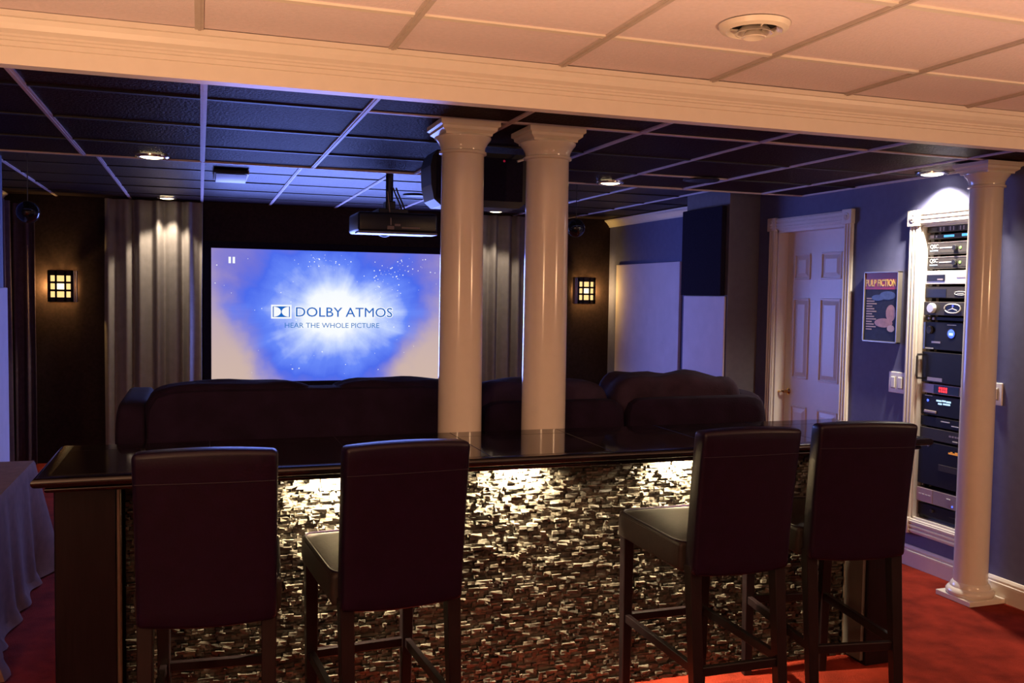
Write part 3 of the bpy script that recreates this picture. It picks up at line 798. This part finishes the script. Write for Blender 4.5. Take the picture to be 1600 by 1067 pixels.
downlight(2.62, 5.70, ZD, 'round ceiling light above the sofa, right of the column pair', M_lens, 16, WL, (2.62, 5.72, 0), 100, 0.5)
downlight(2.93, 9.20, ZR, 'round ceiling light between the columns, above the right curtain', M_lens, 34, WL, (2.95, 9.42, 0), 92, 0.35)
downlight(4.165, 4.46, ZD, 'bright round ceiling light over the equipment rack', M_lensw, 215, (1.0, 0.88, 0.72), (4.15, 4.46, 0), 132, 0.85, 0.03)
# white round air diffuser in the white ceiling
vx, vy = 1.545, 2.375
t = thing('air_diffuser', 'round white air diffuser in the white ceiling', 'vent', (vx, vy, ZW-0.03))
T = Matrix.Translation((vx, vy, ZW))
MB().lathe([(0.066, 0.004), (0.070, -0.008), (0.082, -0.016), (0.098, -0.010), (0.104, 0.004)], 40, T, caps=False).build('flange', M_white, t, smooth=True)
MB().lathe([(0.0, 0.003), (0.068, 0.003), (0.068, 0.005), (0.0, 0.005)], 32, T, caps=False).build('throat', M_hole, t)
MB().lathe([(0.034, -0.004), (0.052, -0.022), (0.056, -0.022), (0.038, -0.002)], 32, T, caps=False).build('ring', M_white, t, smooth=True)
MB().lathe([(0.0, -0.024), (0.014, -0.026), (0.032, -0.034), (0.036, -0.032), (0.016, -0.006), (0.0, -0.004)], 32, T, caps=False).build('cone', M_white, t, smooth=True)
for k in range(3):
    a = k*2*PI/3+0.4
    MB().bar((vx+0.01*math.cos(a), vy+0.01*math.sin(a), ZW-0.012), (vx+0.074*math.cos(a), vy+0.074*math.sin(a), ZW-0.004), 0.005, 0.004).build('strut', M_white, t)
# black round speakers flush with the dark ceilings
for x, y, z, lab in ((3.10, 5.33, ZD, 'black round speaker set in the dark ceiling above the sofa end'), (1.83, 8.10, ZR, 'black round speaker set in the dark ceiling behind the projector')):
    t = thing('ceiling_speaker', lab, 'speaker', (x, y, z-0.012), 0, 'round ceiling speakers')
    T = Matrix.Translation((x, y, z))
    MB().lathe([(0.0, -0.010), (0.07, -0.009), (0.105, -0.005), (0.107, 0.003)], 32, T, caps=False).build('grille', M_black, t, smooth=True)
    MB().lathe([(0.105, -0.005), (0.112, -0.008), (0.118, -0.004), (0.118, 0.003)], 32, T, caps=False).build('rim', M_kbar, t, smooth=True)
# square vent on the rear ceiling
t = thing('ceiling_vent', 'small square vent hanging from the dark ceiling, lit blue', 'vent', (0.215, 7.15, ZR-0.05))
MB().box(0.095, 0.335, 6.92, 7.38, ZR-0.03, ZR-0.001, 0.004, 1).build('vent_frame', M_kbar, t)
MB().grid(lambda u, v: (0.11+0.21*u, 6.94+0.42*v, ZR-0.032-0.035*math.sin(PI*v)), 4, 14, 0.004).build('curved_blade', mat('grey vent blade', (0.10, 0.10, 0.12), 0.35), t, smooth=True)
MB().box(0.325, 0.337, 6.92, 7.38, ZR-0.034, ZR-0.002).build('side_flange', M_dbar, t)
# hanging globe speakers
def globe(x, y, z, r, label):
    t = thing('hanging_globe', label, 'speaker', (x, y, z-r), 0, 'black globes hung on cords')
    ym = Matrix.Translation((x, y, z)) @ Matrix.Rotation(PI/2, 4, 'X')
    n = 16
    MB().lathe([(r*math.sin(k*PI/n), -r*0.9*math.cos(k*PI/n)) for k in range(n+1)], 32, ym, caps=False).build('globe_body', mat('glossy black shell', (0.012, 0.012, 0.014), 0.12, 0.6), t, smooth=True)
    MB().tube([(x+r*1.005*math.cos(k*PI/16), y, z+r*1.005*math.sin(k*PI/16)) for k in range(32)], 0.004, 6, closed=True).build('rim', M_face2, t, smooth=True)
    MB().tube([(x, y, z+r*0.9), (x, y, ZR)], 0.003, 6).build('cord', M_black, t)
    MB().lathe([(0.03, ZR-0.012), (0.03, ZR)], 16, Matrix.Translation((x, y, 0))).build('ceiling_rose', M_black, t)
globe(2.72, 6.52, 2.198, 0.068, 'black globe hanging on a cord above the right sconce')
globe(-1.03, 6.52, 2.160, 0.068, 'black globe hanging on a cord above the left sconce')
# black surround speaker hung behind the columns
t = thing('surround_speaker', 'large black speaker hanging from the ceiling behind the pair of columns', 'speaker', (1.37, 4.6, 2.13))
def side_prof(x0, x1):
    return [(x0+0.035, 2.415), (x0+0.012, 2.385), (x0, 2.335), (x0+0.004, 2.24), (x0+0.020, 2.165), (x0+0.055, 2.135), (x1-0.055, 2.135), (x1-0.02, 2.165), (x1, 2.24), (x1, 2.36), (x1-0.03, 2.415)]
MB().prism(side_prof(1.108, 1.64), frame_to_matrix((1, 0, 0), (0, 0, 1), (0, 4.80, 0)), 0.22).build('cabinet', M_black, t)
MB().prism([(1.14+0.4*0, 2.17), (1.60, 2.17), (1.60, 2.39), (1.14, 2.39)], frame_to_matrix((1, 0, 0), (0, 0, 1), (0, 4.5801, 0)), 0.010).build('speaker_grille', M_blackfab, t)
MB().box(1.33, 1.41, 4.64, 4.76, 2.40, ZD).build('mount', M_black, t)
MB().lathe([(0.006, 0), (0.006, 0.002)], 10, FACE_MY((1.496, 4.569, 2.376))).build('status_light', mat('dim red led', (0.2, 0.0, 0.01), 0.4, emit=(0.5, 0.01, 0.05), estr=0.4), t)
tag(MB().tube([(1.63, 4.50, ZD-0.002), (1.622, 4.5, 2.425), (1.60, 4.5, 2.398), (1.575, 4.5, 2.378), (1.545, 4.5, 2.368)], 0.006, 8).build('cable', M_white, None, smooth=True),
    'short white cable curling out beside the right column of the pair', 'cable')

# ================================================================== PROJECTOR
px0, px1, py0, py1, pz0, pz1 = 1.035, 1.600, 6.38, 6.80, 2.095, 2.245
t = thing('projector', 'black projector hanging from the ceiling by a pole', 'projector', ((px0+px1)/2, 6.6, pz0))
MB().box(px0, px1, py0, py1, pz0+0.012, pz1, 0.02, 3).build('body', M_black, t, smooth=True)
MB().box(px0+0.004, px1-0.004, py0-0.006, py0+0.16, pz0, pz0+0.016, 0.003, 1).build('lit_underside_strip', mat('lit projector underside grey', (0.22, 0.22, 0.24), 0.3), t)  # paler strip stands in for screen light along the black underside
MB().lathe([(0.07, 0), (0.075, 0.02), (0.065, 0.05), (0.055, 0.05), (0.05, 0.03), (0.0, 0.03)], 28, frame_to_matrix((-1, 0, 0), (0, 0, 1), (1.30, py1, 2.17)), caps=False).build('lens', M_black, t, smooth=True)
MB().tube([(1.285, 6.55, pz1), (1.285, 6.55, ZR)], 0.027, 14).build('pole', M_black, t, smooth=True)
MB().box(1.19, 1.40, 6.44, 6.72, pz1-0.002, pz1+0.03, 0.004, 1).build('mount_plate', M_black, t)
MB().box(1.25, 1.32, 6.50, 6.60, pz1+0.02, pz1+0.09, 0.006, 1).build('mount_knuckle', M_black, t)
MB().lathe([(0.07, ZR-0.012), (0.07, ZR)], 24, Matrix.Translation((1.285, 6.55, 0))).build('ceiling_flange', M_black, t)
for q in (0.0, 0.022):
    MB().tube([(1.30+q, 6.50, 2.43), (1.315+q, 6.50, 2.39), (1.345+q, 6.49, 2.32), (1.365+q, 6.48, 2.26), (1.37+q, 6.46, pz1-0.02)], 0.006, 8).build('signal_cable', M_black, t, smooth=True)
MB().tube([(1.262, 6.50, 2.40), (1.262, 6.42, 2.25), (1.262, py0-0.004, 2.20), (1.262, py0-0.006, 2.155)], 0.0045, 8).build('power_cord', mat('tan cord', (0.4, 0.3, 0.24), 0.5), t, smooth=True)
MB().box(1.235, 1.285, py0-0.012, py0+0.004, 2.125, 2.15, 0.003, 1).build('power_socket', mat('tan plug', (0.30, 0.22, 0.18), 0.5), t)
MB().box(1.34, 1.47, py0-0.003, py0+0.002, 2.135, 2.145).build('port_panel', MATS['tan plug'], t)
MB().box(1.29, 1.33, py0-0.006, py0+0.002, 2.150, 2.165).build('port_panel', MATS['tan plug'], t)

# ================================================================== WALL PANELS
def panel(name, label, x0, x1, y0, y1, z0, z1, material):
    o = MB().box(x0, x1, y0, y1, z0, z1, 0.006, 2).build(name, material, None)
    return tag(o, label, 'panel')
panel('acoustic_panel', 'square black acoustic panel high on the blue lit pier', 3.955, 3.999, 6.46, 7.10, 1.70, 2.42, M_blackfab)
panel('pale_panel', 'pale panel below the black square panel on the pier', 3.985, 3.999, 6.44, 7.10, 0.35, 1.695, M_pale)
panel('pale_panel', 'wide pale panel on the right wall beyond the pier', 4.44, 4.469, 8.0, 9.45, 0.35, 2.03, M_pale)
panel('pale_panel', 'pale panel on the blue pier at the far left edge', -1.249, -1.225, 6.10, 6.95, 0.35, 1.68, M_pale)

# ================================================================== POSTER, SWITCHES
PY0, PY1, PZ0, PZ1 = 4.80, 5.125, 1.405, 1.873
t = thing('framed_poster', 'small framed film poster with a red band hanging on the blue wall', 'poster', (WX, (PY0+PY1)/2, PZ0))
b = MB()
for q in ((PY0, PY0+.010, PZ0, PZ1), (PY1-.010, PY1, PZ0, PZ1), (PY0, PY1, PZ0, PZ0+.010), (PY0, PY1, PZ1-.010, PZ1)):
    b.box(WX-0.036, WX-0.0005, *q, 0.002, 1)
b.build('poster_frame', mat('thin pewter frame', (0.28, 0.25, 0.22), 0.3, metal=0.7), t)
XP = WX-0.028
MB().box(XP, WX-0.002, PY0+.008, PY1-.008, PZ0+.008, PZ1-.008).build('print', M_postblk, t)
def flat(y0, y1, z0, z1, material, name, d=0.0008): return MB().box(XP-d, XP, y0, y1, z0, z1).build(name, material, t)
flat(PY0+.009, PY1-.009, 1.755, PZ1-.009, M_postred, 'title_band')
o = text('title_lettering', 'PULP FICTION', 0.062, FACE_MX((XP-0.0018, PY1-0.020, 1.795)), M_postyel, t, 0.0004, 0.0015, sx=0.70)
f = 0.285/o.dimensions.y if o.dimensions.y else 1
o.scale = (1, f, 1)
# plain abstract stand-in for the picture below the title
def blob(pts, material, d=0.0008):
    MB().prism([(-(y-PY1), z) for y, z in pts], frame_to_matrix((0, -1, 0), (0, 0, 1), (XP-d-0.0003, PY1, 0)), -0.0003).build('picture_shape', material, t)
def ell(cy, cz, ry, rz): return [(cy+ry*math.cos(k*PI/9), cz+rz*math.sin(k*PI/9)) for k in range(18)]
blob(ell(4.90, 1.715, 0.075, 0.028), M_postbl); blob(ell(4.865, 1.60, 0.045, 0.055), M_postskin, 0.0012)
blob(ell(4.93, 1.535, 0.085, 0.030), M_postskin, 0.0010); blob(ell(4.86, 1.500, 0.035, 0.022), mat('poster pale shape', (0.45, 0.30, 0.27), 0.4), 0.0014)
blob(ell(4.99, 1.70, 0.06, 0.02), M_postbl, 0.0011)
for k in range(13):
    L = 0.055 + 0.02*((k*7) % 3)
    flat(PY1-0.028-L, PY1-0.028, 1.690-k*0.017, 1.698-k*0.017, M_postcap, 'caption_line')
def switch(label, y0, y1, z0, z1, rockers):
    t = thing('light_switch', label, 'switch', (WX, (y0+y1)/2, z0))
    MB().box(WX-0.009, WX-0.0005, y0, y1, z0, z1, 0.004, 2).build('switch_plate', M_plate, t)
    for a, c in rockers:
        MB().box(WX-0.012, WX-0.006, a, c, z0+0.028, z1-0.028, 0.002, 1).build('rocker_frame', mat('grey switch gap', (0.35, 0.33, 0.3), 0.5), t)
        MB().box(WX-0.017, WX-0.008, a+0.005, c-0.005, z0+0.033, z1-0.033, 0.003, 1).build('rocker', M_plate, t)
switch('double white light switch on the blue wall by the rack casing', 4.735, 4.885, 1.085, 1.222, ((4.755, 4.800), (4.818, 4.862)))
switch('single white light switch half hidden behind the right column', 3.985, 4.085, 1.100, 1.228, ((4.01, 4.06),))
# ================================================================== EQUIPMENT RACK
t = thing('equipment_rack', 'steel rack frame set into the white cased wall opening', 'rack', (WX+0.3, (RY0+RY1)/2, RZ0+0.012))
for yc in (RY0+0.032, RY1-0.040):
    b = MB().box(WX+0.046, WX+0.080, yc-0.016, yc+0.016, RZ0+0.013, RZ1-0.013, 0.002, 1)
    b.box(WX+0.50, WX+0.54, yc-0.016, yc+0.016, RZ0+0.013, RZ1-0.013, 0.002, 1)
    rail = b.build('rack_rail', M_rack, t)
    for k in range(22):
        zz = RZ0+0.06+k*0.082
        MB().lathe([(0.006, 0), (0.006, 0.003), (0.002, 0.005)], 8, FACE_MX((WX+0.046, yc-math.copysign(0.003, yc-4.4), zz))).build('rail_screw', M_nickel, rail)
MB().box(WX+0.05, WX+0.54, RY0+0.02, RY1-0.02, RZ0+0.012, RZ0+0.03).build('rack_floor', M_rack, t)
EY0, EY1 = RY0+0.014, RY1-0.030           # equipment width between the rails
EM = (EY0+EY1)/2
XFc = WX+0.022                             # front plane of the faceplates
def device(name, label, z0, z1, face, depth=0.38, proud=0.0, cat='audio equipment', wide=False):
    t = thing(name, label, cat, (XFc, EM, z0), 0, 'audio equipment in the rack')
    y0, y1 = (EY0-0.006, EY1+0.010) if wide else (EY0, EY1)
    MB().box(XFc+0.008, XFc+depth, EY0+0.040, EY1-0.040, z0+0.004, z1-0.003).build('chassis', M_rack, t)
    MB().box(XFc-proud, XFc+0.010, y0, y1, z0+0.002, z1-0.002, 0.003, 1).build('faceplate', face, t)
    return t
def deco(t, name, y0, y1, z0, z1, material, d=0.002, proud=0.0, bev=0.0):
    # y measured from the left (far) edge of the faceplate, in metres
    return MB().box(XFc-proud-d, XFc-proud+0.001, EY1-y1, EY1-y0, z0, z1, bev, 1).build(name, material, t)
def disc(t, name, y, z, r, material, d=0.004, proud=0.0, sy=1.0):
    mx = FACE_MX((XFc-proud+0.0005, EY1-y, z)) @ Matrix.Diagonal((sy, 1, 1, 1))
    return MB().lathe([(r, 0), (r, d*0.7), (r*0.86, d), (0.0, d)], 24, mx).build(name, material, t, smooth=True)
def arrow_note(*a): pass
# vented blank panel at the top
d = device('vent_panel', 'slotted black blank panel at the very top of the rack', 2.105, 2.145, M_face2, 0.05, wide=True)
for k in range(12): deco(d, 'slot', 0.07+k*0.026, 0.078+k*0.026, 2.113, 2.137, M_pinksil if k % 3 else M_hole, 0.0012)
d = device('power_conditioner', 'slim black unit with cyan display bars, second in the rack', 2.062, 2.097, M_face2)
deco(d, 'button', 0.02, 0.05, 2.072, 2.090, M_pinksil); deco(d, 'indicator', 0.065, 0.075, 2.075, 2.087, M_print)
deco(d, 'display', 0.13, 0.21, 2.074, 2.087, M_ledc); deco(d, 'display', 0.27, 0.37, 2.074, 2.089, M_ledc)
for nm, z0, z1 in (('upper', 1.966, 2.048), ('lower', 1.880, 1.958)):
    d = device('power_amplifier', 'black amplifier with a green light, %s one of the alike pair near the rack top' % nm, z0, z1, M_face2)
    zc = (z0+z1)/2
    text('maker_lettering', 'QSC', 0.034, FACE_MX((XFc-0.0016, EY1-0.022, zc+0.012)), M_print, d, 0.0006, 0.0)
    deco(d, 'maker_underline', 0.022, 0.085, zc-0.016, zc-0.010, M_ledw, 0.0015)
    deco(d, 'silver_strip', 0.10, 0.21, zc+0.000, zc+0.006, M_silver); disc(d, 'knob', 0.225, zc, 0.017, M_black, 0.016)
    disc(d, 'indicator', 0.262, zc, 0.008, M_ledg, 0.003); deco(d, 'lower_slot', 0.06, 0.42, z0+0.012, z0+0.016, M_hole, 0.001)
    deco(d, 'top_edge', 0.0, 0.45, z1-0.006, z1-0.003, M_pinksil, 0.0015)
d = device('media_player', 'silver faced player with a dark window, near the rack top', 1.786, 1.872, M_silver, 0.30, 0.008)
deco(d, 'window', 0.012, 0.16, 1.806, 1.846, M_black, 0.002, 0.008); deco(d, 'window_detail', 0.10, 0.145, 1.812, 1.822, M_pinksil, 0.003, 0.008)
deco(d, 'brand_mark', 0.25, 0.32, 1.826, 1.832, M_pinksil, 0.0015, 0.008)
d = device('disc_player', 'black player with an oval mark below the silver player', 1.700, 1.776, M_face2, 0.30, 0.004)
deco(d, 'window', 0.012, 0.17, 1.708, 1.758, M_black, 0.002, 0.004)
MB().tube([(XFc-0.0055, EY1-0.28-0.045*math.cos(k*PI/10), 1.733+0.011*math.sin(k*PI/10)) for k in range(20)], 0.0018, 6, closed=True).build('oval_mark', M_print, d)
deco(d, 'mark_bar', 0.255, 0.305, 1.731, 1.735, M_print, 0.002, 0.004)
d = device('preamplifier', 'black unit with a silver knob and a winged badge', 1.594, 1.682, M_face2, 0.34, 0.014)
disc(d, 'volume_knob', 0.075, 1.640, 0.031, M_silver, 0.022, 0.014)
bd = [(math.copysign(abs(math.cos(k*PI/14))**0.8, math.cos(k*PI/14))*0.062, math.sin(k*PI/14)*(0.024 if math.sin(k*PI/14) > 0 else 0.030)) for k in range(28)]
MB().tube([(XFc-0.017, EY1-0.235-p, 1.643+q) for p, q in bd], 0.0038, 8, closed=True).build('badge_ring', M_silver, d, smooth=True)
MB().prism(bd, FACE_MX((XFc-0.0142, EY1-0.235, 1.643)), 0.0006).build('badge_ground', M_black, d)
for a in (90, 210, 330):
    a = math.radians(a)
    MB().bar((XFc-0.0165, EY1-0.235, 1.640), (XFc-0.0165, EY1-0.235-0.040*math.cos(a), 1.640+0.021*math.sin(a)), 0.006, 0.003, 0.003, 0.003, up=Vector((1, 0, 0))).build('badge_spoke', M_silver, d)
disc(d, 'badge_light', 0.235, 1.656, 0.007, M_ledb, 0.002, 0.014)
d = device('patch_strip', 'narrow black strip with small plugs under the winged badge unit', 1.563, 1.590, M_face, 0.20)
disc(d, 'plug', 0.04, 1.577, 0.008, M_pinksil, 0.010); disc(d, 'plug', 0.075, 1.576, 0.009, M_pinksil, 0.008)
d = device('subwoofer_amplifier', 'tall black unit with a round blue display', 1.382, 1.558, M_face, 0.36, 0.006)
disc(d, 'knob', 0.055, 1.505, 0.024, M_face2, 0.014, 0.006); disc(d, 'display_bezel', 0.225, 1.488, 0.034, M_black, 0.003, 0.006)
disc(d, 'blue_display', 0.225, 1.488, 0.027, M_ledb, 0.004, 0.006); deco(d, 'display_digits', 0.21, 0.24, 1.478, 1.492, M_ledw, 0.0045, 0.006)
deco(d, 'top_label', 0.19, 0.26, 1.538, 1.543, M_print, 0.0015, 0.006); deco(d, 'jack_plate', 0.07, 0.14, 1.425, 1.436, M_pinksil, 0.003, 0.006)
deco(d, 'edge_strip', 0.0, 0.014, 1.386, 1.552, mat('blue steel edge', (0.16, 0.19, 0.30), 0.3, metal=0.6), 0.004, 0.006)
disc(d, 'knob', 0.36, 1.475, 0.018, M_face2, 0.012, 0.006); deco(d, 'foot_mark', 0.02, 0.085, 1.388, 1.395, M_print, 0.002, 0.006)
d = device('main_amplifier', 'largest plain black amplifier with a side grab handle', 1.178, 1.372, M_face, 0.40, 0.010)
MB().tube([(XFc, EY1+0.006, 1.350), (XFc-0.040, EY1+0.006, 1.348), (XFc-0.044, EY1+0.006, 1.335), (XFc-0.044, EY1+0.006, 1.215), (XFc-0.040, EY1+0.006, 1.202), (XFc, EY1+0.006, 1.200)], 0.007, 8).build('grab_handle', M_face2, d, smooth=True)
disc(d, 'power_knob', 0.35, 1.317, 0.013, M_silver, 0.016, 0.010); deco(d, 'label_plate', 0.05, 0.17, 1.190, 1.212, M_pinksil, 0.002, 0.010)
d = device('clock_unit', 'thin grey unit with red digits and a green light', 1.110, 1.174, M_pinksil, 0.25, 0.004)
deco(d, 'window', 0.10, 0.30, 1.117, 1.167, M_black, 0.002, 0.004)
for r_ in range(2):
    for k in range(4):
        deco(d, 'red_digit', 0.142+k*0.018, 0.155+k*0.018, 1.126+r_*0.018, 1.140+r_*0.018, M_ledr, 0.003, 0.004)
deco(d, 'green_light', 0.315, 0.333, 1.122, 1.150, M_ledg, 0.003, 0.004); disc(d, 'dial', 0.39, 1.138, 0.018, M_face2, 0.012, 0.004)
d = device('receiver', 'black receiver with a pale blue text display', 0.975, 1.104, M_face, 0.36, 0.004)
disc(d, 'blue_indicator', 0.055, 1.066, 0.008, M_ledb, 0.003, 0.004)
for k, (y, z, L) in enumerate(((0.125, 1.072, 0.04), (0.17, 1.074, 0.03), (0.205, 1.072, 0.035), (0.14, 1.054, 0.03), (0.18, 1.056, 0.055))):
    deco(d, 'display_text', y, y+L, z-0.005, z+0.005, M_ledw, 0.002, 0.004)
disc(d, 'side_light', 0.40, 1.056, 0.006, M_ledc, 0.003, 0.004); deco(d, 'print', 0.03, 0.09, 1.095, 1.098, M_pinksil, 0.0015, 0.004)
deco(d, 'tray', 0.03, 0.13, 0.990, 1.006, M_pinksil, 0.008, 0.004, 0.003)
d = device('tuner', 'black unit with silver keys and an outlined badge', 0.905, 0.970, M_face, 0.30, 0.006)
deco(d, 'key_row', 0.17, 0.24, 0.946, 0.952, M_silver, 0.003, 0.006); deco(d, 'key_row', 0.255, 0.31, 0.928, 0.933, M_silver, 0.003, 0.006)
MB().tube([(XFc-0.009, EY1-0.365-0.038*math.copysign(abs(math.cos(k*PI/8))**.5, math.cos(k*PI/8)), 0.934+0.016*math.copysign(abs(math.sin(k*PI/8))**.5, math.sin(k*PI/8))) for k in range(16)], 0.004, 6, closed=True).build('badge_outline', M_silver, d, smooth=True)
d = device('processor', 'charcoal unit with faint lettering above the big orange marked one', 0.820, 0.900, M_face2, 0.34, 0.008)
for k in range(6): deco(d, 'faint_mark', 0.24+k*0.022, 0.256+k*0.022, 0.862, 0.872, M_pinksil, 0.0015, 0.008)
deco(d, 'white_key', 0.27, 0.31, 0.836, 0.842, M_print, 0.003, 0.008)
d = device('bass_amplifier', 'big black amplifier with an orange mark and a blue light', 0.540, 0.812, M_face, 0.42, 0.012)
for k, h_ in enumerate((0.010, 0.016, 0.010, 0.018, 0.018, 0.014)): deco(d, 'orange_mark', 0.245+k*0.017, 0.260+k*0.017, 0.760, 0.760+h_, M_orange, 0.002, 0.012)
disc(d, 'blue_light', 0.29, 0.668, 0.007, M_ledb, 0.003, 0.012); deco(d, 'handle_bar', 0.17, 0.42, 0.645, 0.685, M_face2, 0.004, 0.012, 0.002)
disc(d, 'corner_screw', 0.06, 0.800, 0.008, M_nickel, 0.008, 0.012); disc(d, 'corner_screw', 0.085, 0.788, 0.007, M_nickel, 0.008, 0.012)
d = device('cassette_unit', 'dull pinkish silver unit near the bottom of the rack', 0.425, 0.518, M_pinksil, 0.34, 0.012)
deco(d, 'light_panel', 0.0, 0.13, 0.430, 0.513, mat('pink silver panel', (0.50, 0.36, 0.36), 0.4, metal=0.2), 0.003, 0.012)
for k in range(4): deco(d, 'key', 0.02+k*0.026, 0.038+k*0.026, 0.472, 0.478, M_print, 0.005, 0.012)
deco(d, 'mark', 0.245, 0.275, 0.482, 0.488, M_print, 0.003, 0.012); disc(d, 'blue_light', 0.29, 0.446, 0.006, M_ledb, 0.003, 0.012)
d = device('filter_unit', 'lowest black unit at the foot of the rack', 0.340, 0.418, M_face, 0.30)
disc(d, 'knob', 0.12, 0.385, 0.012, M_face2, 0.012); deco(d, 'slot', 0.26, 0.42, 0.372, 0.380, M_face2, 0.002)

# ================================================================== TABLE WITH CLOTH (left edge)
TX1, TY0, TY1, TZ = -0.935, 4.45, 6.02, 0.66
t = thing('side_table', 'low table hidden under the draped cloth at the left edge', 'table', (-1.6, (TY0+TY1)/2, 0))
MB().box(-2.18, TX1-0.02, TY0+0.03, TY1-0.03, TZ-0.03, TZ-0.008, 0.003, 1).build('tabletop', M_legwood, t)
for x in (-2.12, TX1-0.10):
    for y in (TY0+0.10, TY1-0.10): MB().box(x-0.03, x+0.03, y-0.03, y+0.03, 0, TZ-0.03).build('leg', M_legwood, t)
def cloth():
    tt = bmesh.new(); rr = random.Random(4)
    # outline of the top, walked round; the drape falls from it with folds that flare at the corners
    x0, x1, y0, y1 = -2.20, TX1, TY0, TY1
    P = []
    def seg(a, c, n):
        for k in range(n): P.append((a[0]+(c[0]-a[0])*k/n, a[1]+(c[1]-a[1])*k/n))
    seg((x0, y0), (x1, y0), 44); seg((x1, y0), (x1, y1), 50); seg((x1, y1), (x0, y1), 44); seg((x0, y1), (x0, y0), 50)
    n = len(P); rings = []
    levels = [0.0, 0.02, 0.08, 0.2, 0.4, 0.6, 0.8, 0.93, 1.0]
    cxm, cym = (x0+x1)/2, (y0+y1)/2
    for v in levels:
        ring = []
        for k, (x, y) in enumerate(P):
            ex = min(1, max(0, 1-min(x-x0, x1-x)/0.22)); ey = min(1, max(0, 1-min(y-y0, y1-y)/0.22))
            corner = (ex*ey)**0.7
            nx = (1 if x > x1-1e-6 else -1 if x < x0+1e-6 else 0); ny = (1 if y > y1-1e-6 else -1 if y < y0+1e-6 else 0)
            if corner > 0.0:
                nx += 0.75*corner*(1 if x > cxm else -1)*(0 if nx else 1); ny += 0.75*corner*(1 if y > cym else -1)*(0 if ny else 1)
            l = math.hypot(nx, ny) or 1
            out = 0.006 + v*(0.035 + 0.12*corner) + v*0.020*math.sin(k*0.62+0.7*math.sin(k*0.37)) + (0.025*max(0, v-0.93)/0.07 if v > 0.93 else 0)
            z = TZ - 0.003 - v*(TZ-0.014) + (0.02*math.sin(k*0.9) if 0.9 < v < 0.99 else 0)
            if v == 0: out = 0; z = TZ
            ring.append(tt.verts.new((x+nx/l*out, y+ny/l*out, z)))
        rings.append(ring)
    for A, B in zip(rings, rings[1:]):
        for k in range(n): tt.faces.new((A[k], A[(k+1) % n], B[(k+1) % n], B[k]))
    tt.faces.new(rings[0])
    bmesh.ops.recalc_face_normals(tt, faces=tt.faces)
    return tt
tag(MB()._add(cloth()).build('tablecloth', M_cloth, None, smooth=True), 'mauve brown tablecloth draped to the carpet at the left edge', 'tablecloth')
